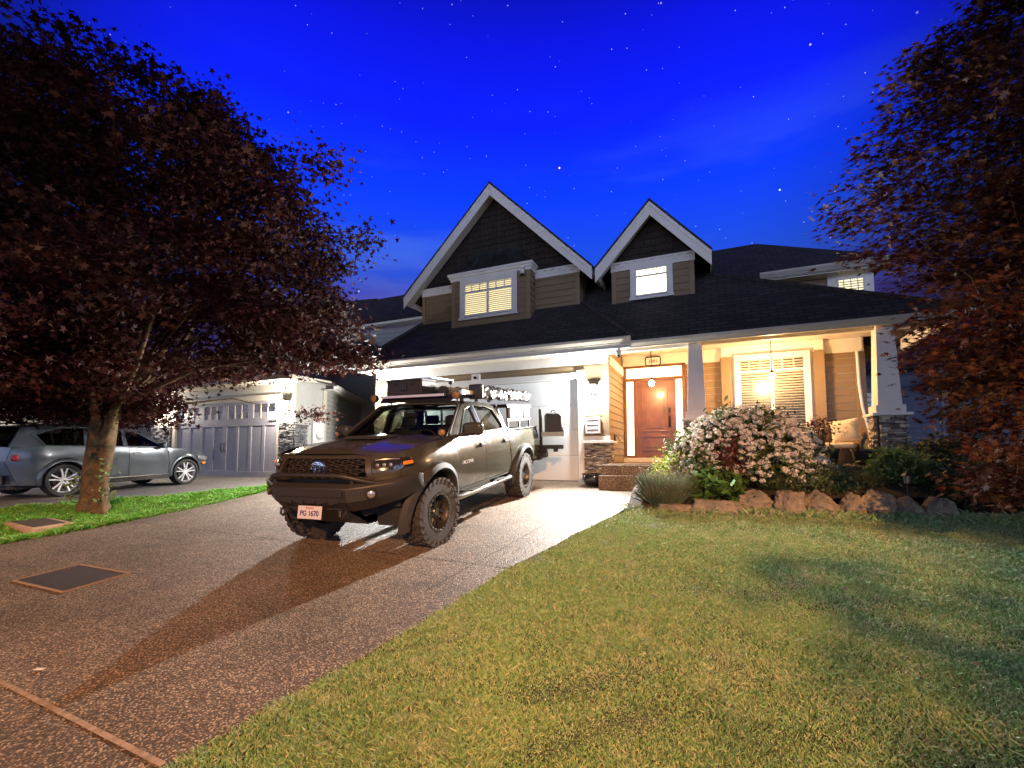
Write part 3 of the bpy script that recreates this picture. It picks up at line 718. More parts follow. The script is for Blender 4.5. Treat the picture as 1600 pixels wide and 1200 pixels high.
# house number
t = thing('house_number_sign', 'white oval-cornered plaque with a black rim and the number 3881 above the front door', 'sign', (-1.34, DY-.07, 3.085))
def rrect(hw, hh, r, n=6):
    out = []
    for cx, cy, a0 in ((hw-r, hh-r, 0), (-hw+r, hh-r, 90), (-hw+r, -hh+r, 180), (hw-r, -hh+r, 270)):
        out += [(cx+r*cos(R(a0+90*i/n)), cy+r*sin(R(a0+90*i/n))) for i in range(n+1)]
    return out
A = rrect(.20, .125, .06); B = rrect(.175, .10, .04); n = len(A)
mb = MB(); vs = [(a, y, b) for L_, y in ((A, 0), (A, -.03), (B, -.03), (B, -.012)) for a, b in L_]
mb.add(vs, [(k*n+i, k*n+(i+1) % n, (k+1)*n+(i+1) % n, (k+1)*n+i) for k in range(3) for i in range(n)]); mb.build('rim', M_blk, t)
MB().slab([(a, -.008, b) for a, b in B], (0, -.006, 0)).build('plate', M_wht, t)
MX = Matrix.Translation((0, -.018, -.003)) @ Matrix.Rotation(R(90), 4, 'X')
text_mesh('numerals', '3881', .125, M_blk, t, MX, sx=1.0)
# pendant lamps
def pendant(x, y, zt, zb, label, e):
    t = thing('pendant_lamp', label, 'pendant lamp', (x, y, zt), group=None)
    MB().lathe([(.05, 0), (.05, -.02), (.02, -.03)], n=16).build('ceiling_rose', M_brass, t, smooth=True)
    MB().tube([(0, 0, -.02), (0, 0, zb-zt+.16)], .009, 6).build('rod', M_brass, t)
    MB().lathe([(.012, zb-zt+.20), (.02, zb-zt+.17), (.035, zb-zt+.15), (.04, zb-zt+.12)], n=14).build('lamp_holder', M_brass, t, smooth=True)
    MB().ball((0, 0, zb-zt+.05), .062, 18, 12, .075).build('glass_globe', mat('pendant_glow', (.9, .8, .6), .3, emit=(1, .80, .46), estr=60), t, smooth=True)
    o = light('pendant_light', 'POINT', (x, y, zb+.03), e, (1, .51, .19), .085); return t
pendant(-1.27, 11.3, 3.28, 2.30, 'glowing warm globe pendant hanging in front of the front door', 240)
pendant(1.26, 11.3, 3.28, 2.30, 'glowing warm globe pendant hanging in front of the porch window', 440)
# doorbell / hose hook on the porch side wall
t = thing('wall_hook', 'small grey bracket on the porch side wall above the stone cap', 'bracket', (-2.11, 10.95, 1.02))
MB().box(0, .03, -.04, .04, -.10, .10).tube([(.03, 0, .08), (.08, .02, .02), (.12, .05, -.06)], .008, 6).build('bracket', M_brass, t, bevel=.003)

# ------------------------------------------------------------------ neighbour house on the left
NH = thing('neighbour_house', 'grey neighbouring house with purple-grey carriage garage doors at the left', 'house', (-14.8, 9.95, 0))
NM = Matrix.Translation((14.8, -9.95, 0))
def np_(mb, name, m, parent=None, **k):
    o = mb.build(name, m, parent or NH, **k)
    if parent is None: o.matrix_basis = NM
    return o
M_nsid = mat('pale_grey_siding', (.50, .50, .46), .6, var=.04)
M_ngd = mat('slate_garage_paint', (.32, .32, .37), .5, var=.05, bump=.1)
NYy = 9.95
mb = MB().box(-18.6, -17.24, NYy, NYy+.2, -.4, 3.0).box(-12.22, -11.5, NYy, NYy+.2, -.4, 3.0).box(-17.24, -12.22, NYy, NYy+.2, 2.38, 3.0).box(-11.7, -11.5, NYy+.2, 11.1, -.4, 2.9)
np_(mb, 'garage_wall', M_nsid)
mb = MB().box(-17.40, -17.24, NYy-.05, NYy, -.3, 2.38).box(-12.22, -12.12, NYy-.05, NYy, -.3, 2.38).box(-17.4, -12.12, NYy-.055, NYy, 2.33, 2.50).box(-11.60, -11.495, NYy-.03, NYy+.02, 1.7, 2.8).box(-11.5, -11.46, 10.98, 11.12, -.2, 2.8)
np_(mb, 'garage_trim', mat('cream_trim', (.62, .57, .47), .55))
def carriage():
    x0, x1, z0, z1 = -17.24, -12.22, -.12, 2.33; L_ = x1-x0
    mb = MB().box(x0, x1, NYy+.05, NYy+.10, z0, 1.98)
    mb.box(x0, x1, NYy+.02, NYy+.055, 1.55, 1.80); mb.box(x0, x1, NYy+.02, NYy+.055, z0, .10); mb.box(x0, x1, NYy+.02, NYy+.055, 2.24, z1)
    nst = 8
    for i in range(nst+1):
        xx = x0+.06+(L_-.12)*i/nst; w_ = .10 if i % 4 == 0 else .06; mb.box(xx-w_, xx+w_, NYy+.024, NYy+.053, .10, 1.55)
    for i in range(5):
        xx = x0+.06+(L_-.12)*i/4; mb.box(xx-.13, xx+.13, NYy+.022, NYy+.054, 1.80, 2.24)
    o = np_(mb, 'garage_door', M_ngd, bevel=.004)
    mb = MB()
    for i in range(4):
        a = x0+.06+(L_-.12)*i/4+.13; b_ = x0+.06+(L_-.12)*(i+1)/4-.13
        for k_ in (1, 2): mb.box(a+(b_-a)*k_/3-.02, a+(b_-a)*k_/3+.02, NYy+.03, NYy+.05, 1.80, 2.24)
    mb.build('muntins', MATS['cream_trim'], o)
    mb = MB().box(x0+.1, x1-.1, NYy+.06, NYy+.065, 1.80, 2.24)
    mb.build('pane', glass('garage_glass', (.75, .75, .75), .01, .2), o)
    MB().box(x0+.1, x1-.1, NYy+.5, NYy+.51, 1.7, 2.4).build('interior', mat('garage_interior', (.20, .12, .06), .8, emit=(.6, .3, .12), estr=.14), o)
    mb = MB()
    for sx in (-1, 1):
        xx = (x0+x1)/2+sx*.06; mb.tube([(xx, NYy+.02, 1.02), (xx+sx*.02, NYy-.03, .97), (xx+sx*.02, NYy-.03, .77), (xx, NYy+.02, .72)], .014, 6)
    for sx in (0, 1):
        xx = x0+.02 if not sx else x1-.42; mb.box(xx, xx+.40, NYy+.0, NYy+.02, 1.66, 1.70)
    bs(mb, 'handle', M_blk, o)
carriage()
mb = MB(); ledge(mb, -12.10, -11.50, -.3, 1.62, NYy, seed=11); ledge(mb, NYy-.05, NYy+.42, -.3, 1.55, -11.5, 'y', 1, seed=12); ledge(mb, -18.6, -17.5, -.3, 1.62, NYy, seed=13)
np_(mb, 'stone_base', mat('grey_ledge_stone', (.20, .20, .20), .8, island=.5, var=.2, vscale=9, bump=.5, bscale=50))
# utility meter panel on the side wall
mb = MB().box(-11.5, -11.40, 10.55, 11.0, .9, 1.7); mb.lathe([(.13, 0), (.13, .06), (.10, .09)], (-11.40, 10.78, 1.25), 18, Matrix.Rotation(R(90), 3, 'Y')); np_(mb, 'meter_box', M_wht, bevel=.006)
# swung side wing with lap siding
WM = NM @ Matrix.Translation((-11.47, 11.12, 0)) @ Matrix.Rotation(R(118.5), 4, 'Z')
mb = MB(); lap(mb, 0, 9, -.3, 2.72, 0, out=-1, ex=.15); o = mb.build('side_siding', M_nsid, NH); o.matrix_basis = WM
mb = MB().box(0, 9, .01, .2, -.5, 2.8); o = mb.build('side_wall', M_nsid, NH); o.matrix_basis = WM
mb = MB().box(-.3, 9, -.33, -.30, 2.68, 2.86).box(-.3, 9, -.42, -.33, 2.74, 2.86).box(-.3, 9, -.33, 0, 2.70, 2.72); o = mb.build('side_gutter', M_trim, NH); o.matrix_basis = WM
WMM = Matrix.Translation((14.8, -9.95, 0)).inverted() @ WM
e0 = WMM @ Vector((-.3, -.42, 2.86)); e1 = WMM @ Vector((9, -.42, 2.86)); e2 = WMM @ Vector((9, 3.2, 4.9)); e3 = WMM @ Vector((2.6, 3.2, 4.9))
def nroof(name, pts, m=None):
    o = roofplane(name, pts, NH, m); o.matrix_basis = NM @ o.matrix_basis
nroof('side_roof', [e0, e1, e2, e3])
nroof('garage_roof', [(-18.9, 9.45, 2.95), (-11.1, 9.45, 2.95), (e3.x-.2, e3.y-.6, e3.z), (-17.2, 12.4, 4.9)])
nroof('garage_roof', [(-11.1, 9.45, 2.95), tuple(e0), tuple(e3), (e3.x-.2, e3.y-.6, e3.z)])
mb = MB().box(-18.9, -11.1, 9.36, 9.46, 2.84, 2.96).box(-18.9, -11.1, 9.46, NYy, 2.83, 2.85).box(-11.14, -11.04, 9.4, 10.9, 2.84, 2.96); np_(mb, 'gutter', MATS['cream_trim'])
# upper storey behind
mb = MB(); lap(mb, -13.7, -9.9, 3.6, 5.7, 15.0); np_(mb, 'upper_siding', mat('blue_grey_siding', (.42, .44, .44), .6))
mb = MB().box(-20, -9.9, 15.03, 20, 2, 5.9); np_(mb, 'upper_wall', M_nsid)
mb = MB().box(-13.9, -9.8, 14.55, 14.65, 5.92, 6.06).box(-13.9, -9.8, 14.65, 15.0, 5.90, 5.93); np_(mb, 'upper_gutter', M_trim)
nroof('upper_roof', [(-14.0, 14.5, 6.05), (-9.6, 14.5, 6.05), (-9.8, 16.3, 7.75), (-14.4, 16.3, 7.75)])
nroof('upper_roof', [(-15.0, 13.2, 4.6), (-14.0, 14.5, 6.05), (-13.9, 16.3, 7.8), (-20, 16.3, 8.2), (-20, 12.4, 4.4)])
nroof('upper_roof', [(-14.0, 14.5, 6.05), (-12.2, 14.9, 4.9), (-12.6, 14.4, 4.2), (-15.5, 13.0, 4.4)])
for x, e, lb in ((-11.86, 45, 'glowing lantern on the stone pier right of the neighbour garage door'), (-17.95, 25, 'glowing lantern left of the neighbour garage door, seen through leaves')):
    t = thing('wall_lantern', lb, 'lantern', (x, NYy-.02, 2.12))
    MB().box(-.09, .09, -.03, 0, -.22, .16).build('back_plate', M_wht, t, bevel=.005)
    MB().add([(-.12, -.22, .14), (.12, -.22, .14), (.12, 0, .14), (-.12, 0, .14), (-.03, -.12, .24), (.03, -.12, .24), (.03, -.08, .24), (-.03, -.08, .24)], [(0, 3, 2, 1), (4, 5, 6, 7), (0, 1, 5, 4), (1, 2, 6, 5), (2, 3, 7, 6), (3, 0, 4, 7)]).build('cap', M_blk, t)
    MB().add([(-.05, -.15, -.16), (.05, -.15, -.16), (.05, -.05, -.16), (-.05, -.05, -.16), (-.10, -.20, .14), (.10, -.20, .14), (.10, -.02, .14), (-.10, -.02, .14)], [(0, 3, 2, 1), (4, 5, 6, 7), (0, 1, 5, 4), (1, 2, 6, 5), (2, 3, 7, 6), (3, 0, 4, 7)]).build('glass_shade', mat('lantern_glow', (.9, .85, .7), .3, emit=(1, .86, .62), estr=30), t)
    light('lantern_light', 'POINT', (x, NYy-.32, 2.10), e*5, (1, .86, .72), .07)

# ------------------------------------------------------------------ blue house beyond the porch on the right
BH = thing('blue_house', 'dark blue sided house glimpsed behind the right porch column', 'house', (7, 18, 0))
def bp_(mb, name, m, parent=None, **k):
    o = mb.build(name, m, parent or BH, **k)
    if parent is None: o.location = (-7, -18, 0)
    return o
M_bsid = mat('blue_siding', (.10, .12, .20), .6)
mb = MB(); lap(mb, 3.6, 6.55, -.6, 3.3, 18); bp_(mb, 'siding', M_bsid)
mb = MB().box(3.6, 14, 18.02, 24, -.6, 3.35); bp_(mb, 'wall', M_bsid)
mb = MB().box(6.5, 6.68, 17.96, 18, -.6, 3.3).box(6.68, 9.5, 17.5, 17.56, 2.62, 2.72); bp_(mb, 'trim', mat('blue_trim', (.16, .18, .26), .5))
mb = MB().box(4.45, 4.55, 17.96, 18, .8, 2.7).box(4.95, 5.05, 17.96, 18, .8, 2.7).box(4.45, 5.05, 17.955, 18, 2.62, 2.78).box(4.45, 5.05, 17.955, 18, 1.9, 1.96).box(4.45, 5.05, 17.955, 18, .74, .82)
f_ = bp_(mb, 'window', MATS['blue_trim']); MB().box(4.55, 4.95, 17.98, 17.985, .82, 2.62).build('pane', glass('dark_glass', (.05, .06, .1), .1), f_)
o = roofplane('roof', [(6.0, 17.3, 2.75), (13, 17.3, 2.75), (13, 21, 5.0), (8.2, 21, 5.0)], BH, mat('brown_shingles', (.16, .09, .05), .8, var=.3, vscale=6)); o.matrix_basis = Matrix.Translation((-7, -18, 0)) @ o.matrix_basis
o = roofplane('roof', [(3.2, 17.4, 3.3), (6.9, 17.4, 3.3), (6.9, 21, 5.2), (3.2, 21, 5.2)], BH, M_roof); o.matrix_basis = Matrix.Translation((-7, -18, 0)) @ o.matrix_basis
from mathutils import noise as mnoise
# ------------------------------------------------------------------ vehicle helpers
def panel(name, outline, fn, m, parent, sp=.08, holes=(), th=.025, inward=None, smooth=50, mirror=False, lab=None):
    """curved sheet: 2D outline mapped by fn(a,b)->point, with a rim turned inward"""
    vs, fs = cdt(outline, holes, sp); P = [Vector(fn(*v)) for v in vs]
    mb = MB(); mb.add(P, fs)
    cnt = {}
    for f in fs:
        for i in range(len(f)): e = tuple(sorted((f[i], f[(i+1) % len(f)]))); cnt[e] = cnt.get(e, 0)+1
    be = [e for e, c in cnt.items() if c == 1]; iw = Vector(inward)*th; mp_ = {}
    for e in be:
        for i in e:
            if i not in mp_: mp_[i] = len(mb.v); mb.v.append(tuple(P[i]+iw))
    for a, b in be: mb.f.append((a, b, mp_[b], mp_[a]))
    if mirror:
        m2 = MB(); m2.v = [(x, -y, z) for x, y, z in mb.v]; m2.f = [tuple(f)[::-1] for f in mb.f]; m2.build(name, m, parent, smooth=smooth)
    return mb.build(name, m, parent, smooth=smooth)
def arcpts(cx, cz, r, a0, a1, n=14): return [(cx+r*cos(R(a0+(a1-a0)*i/n)), cz+r*sin(R(a0+(a1-a0)*i/n))) for i in range(n+1)]
def both(parent, f):            # call f(sign) for left and right
    return [f(1), f(-1)]
def pm(P, s): return [(x, y*s, z) for x, y, z in P]
def wheel(parent, x, y, r, w, rr, m_tyre, m_rim, side, spokes='bead', steer=0, name='wheel', lugs=True):
    prof = [(rr*.98, -w*.40), (rr+.015, -w*.47), (r*.80, -w*.50), (r*.93, -w*.48), (r-.018, -w*.40), (r-.012, -w*.2), (r-.012, w*.2), (r-.018, w*.40), (r*.93, w*.48), (r*.80, w*.50), (rr+.015, w*.47), (rr*.98, w*.40)]
    MX = Matrix.Rotation(R(-90)*side, 3, 'X')
    mb = MB().lathe(prof, n=48, M=MX, cap=False)
    if lugs:
        n = 26
        for i in range(n):
            for k, (wy, wl, dr) in enumerate(((-.36, .24, 0), (-.12, .2, .5), (.12, .2, 0), (.36, .24, .5))):
                a = 2*pi*(i+dr)/n; c = Vector((cos(a)*(r-.004), w*wy*1.12, sin(a)*(r-.004)))
                mb.obox(c, (.034, w*wl, 2*pi*r/n*.62), (0, -a, 0) if abs(wy) < .2 else (0, -a, 0))
            for s_ in (-1, 1):
                a = 2*pi*(i+.25)/n; c = Vector((cos(a)*(r*.93), w*.485*s_, sin(a)*(r*.93))); mb.obox(c, (.06, .016, 2*pi*r/n*.45), (0, -a, 0))
    o = mb.build(name, m_tyre, parent, smooth=35); o.location = (x, y, r); o.rotation_euler = (0, 0, steer)
    rm = MB(); f = w*.40
    rm.lathe([(rr, f), (rr*.97, f-.01), (rr*.93, f-.05), (rr*.90, f-.09)], n=48, M=MX, cap=False).lathe([(rr*.97, f), (rr*.97, -f)], n=40, M=MX, cap=False)
    if spokes == 'bead':
        rm.lathe([(rr*1.04, f+.01), (rr*1.04, f+.022), (rr*.90, f+.022), (rr*.88, f+.0)], n=48, M=MX, cap=False)
        rm.lathe([(rr*.90, f-.08), (rr*.82, f-.075), (rr*.80, f-.10)], n=40, M=MX, cap=False)
        rm.lathe([(.001, f-.02), (rr*.22, f-.02), (rr*.26, f-.035), (rr*.42, f-.05), (rr*.50, f-.075)], n=32, M=MX, cap=False)
        for i in range(12):
            a = 2*pi*i/12
            for da in (-.07, .07):
                p = lambda q, yy: (cos(a+da)*q, yy*side, sin(a+da)*q); rm.tube([p(rr*.40, f-.05), p(rr*.62, f-.055), p(rr*.86, f-.075)], [.012, .012, .014], 5)
        for i in range(24): a = 2*pi*i/24; rm.lathe([(.009, 0), (.009, .010), (.004, .014)], (cos(a)*rr*.965, (f+.020)*side, sin(a)*rr*.965), 6, MX)
        for i in range(6): a = 2*pi*i/6; rm.lathe([(.014, 0), (.014, .02)], (cos(a)*rr*.32, (f-.03)*side, sin(a)*rr*.32), 6, MX)
    else:
        rm.lathe([(.001, f-.01), (rr*.16, f-.012), (rr*.20, f-.03)], n=24, M=MX, cap=False)
        for i in range(5):
            a = 2*pi*(i+.25)/5
            for da in (-.15, .15):
                q = [(rr*.16, f-.014, a+da*2.4), (rr*.55, f-.010, a+da*1.25), (rr*.98, f-.004, a+da*1.5)]
                pts = [Vector((cos(t)*rd, yy*side, sin(t)*rd)) for rd, yy, t in q]
                for u in range(2):
                    A, B = pts[u], pts[u+1]; d = (B-A).normalized(); sd = Vector((0, 1, 0)).cross(d)*(.0125+.001*u)
                    rm.add([A-sd, A+sd, B+sd*.85, B-sd*.85]+[v+Vector((0, -.03*side, 0)) for v in (A-sd*1.2, A+sd*1.2, B+sd, B-sd)], [(0, 1, 2, 3), (0, 4, 5, 1), (1, 5, 6, 2), (2, 6, 7, 3), (3, 7, 4, 0)])
    rm.build('rim', m_rim, o, smooth=35)
    MB().lathe([(.001, -f*.2), (rr*.9, -f*.2)], n=32, M=MX, cap=False).lathe([(rr*.62, f*.25), (rr*.62, f*.15)], n=32, M=MX, cap=True).build('brake_disc', mat('brake_metal', (.05, .045, .04), .5, metal=.6), o)
    return o

# ------------------------------------------------------------------ pickup truck
def flake(t, b, geo, c):
    nz = t.node('ShaderNodeTexNoise', Vector=geo, Scale=2.2, Detail=6, Roughness=.7)
    t.set(b.inputs['Roughness'], t.maprange(nz.outputs['Fac'], .35, .7, .13, .22))
M_paint = mat('army_green_paint', (.050, .048, .036), .2, spec=.36, coat=0, hook=flake)
M_plas = mat('charcoal_plastic', (.042, .040, .038), .6, spec=.2, bump=.15, bscale=200)
M_steel = mat('black_powder_coat', (.022, .020, .018), .45, bump=.2, bscale=260)
M_tyre = mat('tyre_rubber', (.042, .036, .032), .75, var=.3, vscale=12, bump=.3, bscale=120)
M_tyret = mat('tyre_rubber_road', (.018, .018, .018), .7)
M_rim = mat('gunmetal_rim', (.10, .095, .085), .38, metal=.8)
M_chr = mat('chrome', (.75, .75, .75), .12, metal=1)
M_dark = mat('underbody_black', (.012, .012, .012), .8)
G_auto = glass('auto_glass', (.50, .56, .56), .10)
G_tint = glass('tinted_auto_glass', (.22, .24, .23), .14)
M_amber = mat('amber_lens', (.42, .19, .03), .25, col2=(.12, .05, .01), vscale=45, bump=.8, bscale=90)
M_lens = mat('clear_lens', (.30, .31, .33), .12, metal=.5)
T = thing('pickup_truck', 'dark green crew cab pickup with off-road bumper and roof rack parked on the driveway', 'pickup truck', (-4.18, 4.92, g(-4.18, 4.92)), rot=(0, R(5.15), R(-86.4))); T.scale = (1, 1.09, 1)
WB = -3.45; AR = .535; AZ = .45
def ys(x, z):
    y = .905
    if z > .95: y -= .24*(z-.95)**2*1.8
    else: y -= .25*(.95-z)**2
    if x > .15: y -= .17*((x-.15)/.65)**2.3
    if .98 < z < 1.10: y += .006
    for ax in (0, WB):           # swollen haunches over the wheels
        d = abs(x-ax); y += .030*max(0, 1-(d/.85)**2)*max(0, 1-((z-1.0)/.33)**2)
    return y
sf = lambda x, z: (x, ys(x, z), z)
zt_ = lambda x: 1.325-.055*((x+.6)/1.3 if x > -.6 else 0)-.045*max(0, x+.1)**2*1.6
arch = arcpts(0, AZ, AR, 200, -25, 18)
fen = [(.67, zt_(.67)-.015), (.3, zt_(.3)), (0, zt_(0)), (-.3, zt_(-.3)), (-.62, zt_(-.62)), (-.66, 1.0), (-.60, .60)] + [p for p in arch if p[1] > .60] + [(.56, .80), (.67, .82)]
panel('fender', fen, sf, M_paint, T, .09, inward=(0, -1, 0), mirror=True)
d1 = [(-.632, zt_(-.62)), (-1.635, 1.335), (-1.64, 1.0), (-1.63, .60), (-.615, .60), (-.672, 1.0)]
d2 = [(-1.648, 1.335), (-2.69, 1.34), (-2.72, 1.1), (-2.70, .98), (-2.78, .80), (-2.80, .60), (-1.643, .60), (-1.653, 1.0)]
both_doors = []
for s_ in (1, -1):
    for dn, hx in ((d1, -1.50), (d2, -2.53)):
        o = panel('door', dn, lambda x, z: (x, s_*ys(x, z), z), M_paint, T, .1, inward=(0, -s_, 0)); both_doors.append(o)
        h = MB().obox((hx, s_*(ys(hx, 1.16)+.030), 1.165), (.20, .022, .035)); h.obox((hx, s_*(ys(hx, 1.16)+.004), 1.165), (.11, .012, .075))
        h.build('handle', M_plas, o, bevel=.008)
        if hx == -1.50 and s_ == 1:
            MX = Matrix(((-1, 0, 0, -.93), (0, 0, 1, ys(-.9, .955)+.004), (0, 1, 0, .955), (0, 0, 0, 1)))
            text_mesh('lettering', 'TACOMA', .070, mat('badge_silver', (.62, .62, .60), .35, metal=.2), o, MX, ext=.003, sx=1.35)
bed = [(-2.735, 1.34), (-4.60, 1.34), (-4.62, .80), (-4.50, .68)] + [p for p in arcpts(WB, AZ, AR, -25, 200, 18) if p[1] > .62][::1] + [(-2.84, .62), (-2.82, .80), (-2.745, .98)]
bed = [(-2.735, 1.34), (-2.745, .98), (-2.82, .80), (-2.84, .62)] + [p for p in arcpts(WB, AZ, AR, -25, 205, 18) if p[1] > .62] + [(-4.40, .66), (-4.62, .78), (-4.60, 1.34)]
panel('bed_side', bed, sf, M_paint, T, .1, inward=(0, -1, 0), mirror=True)
# hood
mb = MB(); nx_, ny_ = 16, 20; vs = []
for i in range(nx_+1):
    t = i/nx_; x0 = -.56+t*1.43
    for j in range(ny_+1):
        v = -1+2*j/ny_; hw = ys(min(x0, .62), 1.30)-.006-.012*t; y = v*hw
        x = x0-.20*abs(v)**2.4*t**2 - (.0 if t < 1 else 0)
        z = zt_(min(x0, .67)) + .055*(1-abs(v)**2.2) + .018*(1 if .30 < abs(v) < .62 else 0)*sin(pi*min(1, max(0, (abs(v)-.30)/.32)))*(1-t*.5)
        if t > .8: z -= .055*((t-.8)/.2)**2
        vs.append((x, y, z))
w_ = ny_+1
mb.add(vs, [(i*w_+j, (i+1)*w_+j, (i+1)*w_+j+1, i*w_+j+1) for i in range(nx_) for j in range(ny_)])
hood = mb.build('hood', M_paint, T, smooth=50, recalc=True)
MB().obox((-.05, 0, zt_(0)+.075), (.42, .50, .045)).build('hood_scoop', M_paint, T, bevel=.02, seg=3, smooth=50)
MB().obox((.165, 0, zt_(.15)+.082), (.02, .40, .026)).build('scoop_intake', M_dark, T)
# front fascia
def xf(y, z): return .935-.28*(abs(y)/.87)**3.2 - .10*max(0, (z-1.02)/.18)**1.6 - .03*max(0, (.98-z)/.15)
ff = lambda y, z: (xf(y, z), y, z)
GRL = [(-.50, .935), (.50, .935), (.60, .96), (.545, 1.165), (.50, 1.185), (-.50, 1.185), (-.545, 1.165), (-.60, .96)]
HLo = [(.585, 1.165), (.60, 1.075), (.66, 1.035), (.765, 1.045), (.775, 1.165), (.70, 1.175)]
panel('front_fascia', [(-.83, .84), (.83, .84), (.845, 1.215), (.4, 1.225), (-.4, 1.225), (-.845, 1.215)], ff, M_paint, T, .07, holes=[GRL], inward=(-1, 0, 0), th=.05)
panel('grille_frame', [(-.52, .91), (.52, .91), (.63, .945), (.575, 1.18), (.52, 1.205), (-.52, 1.205), (-.575, 1.18), (-.63, .945)], lambda y, z: (xf(y, z)+.014, y, z), mat('grille_frame', (.05, .042, .036), .3), T, .06,
      holes=[[(-.47, .945), (.47, .945), (.575, .965), (.525, 1.155), (.485, 1.172), (-.485, 1.172), (-.525, 1.155), (-.575, .965)]], inward=(-1, 0, 0), th=.06)
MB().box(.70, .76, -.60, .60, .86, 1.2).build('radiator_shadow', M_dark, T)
mb = MB()     # honeycomb of the grille: flattened hexagons
for r_ in range(6):
    z = .955+r_*.042
    for c_ in range(-5, 6):
        y = (c_+(.5 if r_ % 2 else 0))*.118
        if abs(y) > .50+(.03 if z < 1.1 else 0): continue
        hx = [(y+sx*.060, z+sz*.0205) for sx, sz in ((-1, 0), (-.45, 1), (.45, 1), (1, 0), (.45, -1), (-.45, -1))]
        hi = [(y+(a-y)*.72, z+(b-z)*.52) for a, b in hx]
        for k in range(6):
            a, b, c, d = hx[k], hx[(k+1) % 6], hi[(k+1) % 6], hi[k]
            mb.add([(xf(*a)-.008, *a), (xf(*b)-.008, *b), (xf(*c)+.004, *c), (xf(*d)+.004, *d), (xf(*d)-.05, *d), (xf(*c)-.05, *c)], [(0, 1, 2, 3), (3, 2, 5, 4)])
gm = mb.build('grille', mat('grille_plastic', (.04, .034, .030), .3), T)
# emblem: ringed oval badge
mb = MB()
def ring(mb, cy, cz, a, b, r, n=28, x=None):
    P = [(( x if x else .925), cy+a*cos(2*pi*i/n), cz+b*sin(2*pi*i/n)) for i in range(n+1)]; mb.tube(P, r, 6, cap=False)
XE = xf(0, 1.075)+.02
MB().lathe([(.090, 0), (.098, .010), (.088, .018), (.001, .022)], (XE-.015, 0, 1.075), 28, Matrix.Rotation(R(90), 3, 'Y')).build('badge_disc', mat('badge_blue_black', (.01, .015, .05), .08, coat=1), T, smooth=True)
ring(mb, 0, 1.075, .084, .064, .0045, x=XE+.008); ring(mb, 0, 1.075, .030, .060, .0038, 24, x=XE+.010); ring(mb, 0, 1.097, .060, .022, .0038, 24, x=XE+.011)
mb.build('emblem', M_chr, T, smooth=True)
# headlights
for s_ in (1, -1):
    hl = lambda y, z: (xf(y, z)+.018, s_*y, z)
    o = panel('headlight', [(.60, 1.15), (.615, 1.075), (.68, 1.030), (.85, 1.045), (.895, 1.10), (.885, 1.165), (.74, 1.175)], lambda y, z: (xf(min(y, .86), z)+.016-max(0, y-.82)*.9, s_*y, z), mat('smoked_housing', (.02, .02, .025), .12, coat=1), T, .05, inward=(-1, 0, 0), th=.05)
    mb = MB()
    for k in range(3): mb.lathe([(.019, 0), (.022, .006), (.014, .012)], (xf(.66+.056*k, 1.10)+.02, s_*(.66+.056*k), 1.095), 14, Matrix.Rotation(R(90), 3, 'Y'))
    mb.tube([(xf(.62, 1.155)+.022, s_*.62, 1.150), (xf(.72, 1.155)+.024, s_*.72, 1.160), (xf(.83, 1.155)+.024, s_*.83, 1.155)], .006, 6); mb.build('projector', M_lens, o, smooth=True)
    MB().obox((xf(.86, 1.1)-.045, s_*.893, 1.108), (.13, .02, .042), (0, .05, s_*-.35)).build('turn_signal', mat('orange_lens', (.8, .22, .03), .2, emit=(1, .3, .05), estr=.05), o, bevel=.008)
# bumper
st = [(-.98, .55, .42, .985, .80), (-.85, .82, .57, .955, .70), (-.60, 1.0, .62, .925, .62), (-.46, 1.10, .66, .915, .60)]
st = st + [(-y, a, b, c, d) for y, a, b, c, d in st[::-1]]
mb = MB(); vs = []
for y, xo, xb, zt2, zb2 in st:
    vs += [(xb, y, zt2-.02), (xo-.05, y, zt2), (xo, y, zt2-.05), (xo-.02, y, (zt2+zb2)/2-.04), (xo-.14, y, zb2), (xb, y, zb2+.02)]
n = 6
mb.add(vs, [(i*n+j, i*n+(j+1) % n, (i+1)*n+(j+1) % n, (i+1)*n+j) for i in range(len(st)-1) for j in range(n)]+[tuple(range(n)), tuple(range((len(st)-1)*n, len(st)*n))[::-1]])
bp_o = mb.build('bumper', M_steel, T, bevel=.008, smooth=30)
MB().box(1.03, 1.1065, -.42, .42, .775, .862).build('winch_recess_shade', M_dark, bp_o)  # solid dark block painted as the shade of a recess, bumper not cut
mb = MB()
for y in (-.30, -.15, 0, .15, .30): mb.obox((1.070, y, .725), (.03, .12, .055), (.25 if y > 0 else -.25, 0, 0) if y else (0, 0, 0))
mb.build('slot', M_dark, bp_o)
hp_ = [(.86, .70, .90), (.99, .60, .945), (1.09, .46, 1.0), (1.11, .36, 1.015)]
hoop = hp_+[(x, -y, z) for x, y, z in hp_[::-1]]
MB().tube(hoop, .026, 12).tube([(1.03, .50, .90), (1.04, .50, .97)], .02, 8).tube([(1.03, -.50, .90), (1.04, -.50, .97)], .02, 8).build('hoop', M_steel, bp_o, smooth=True)
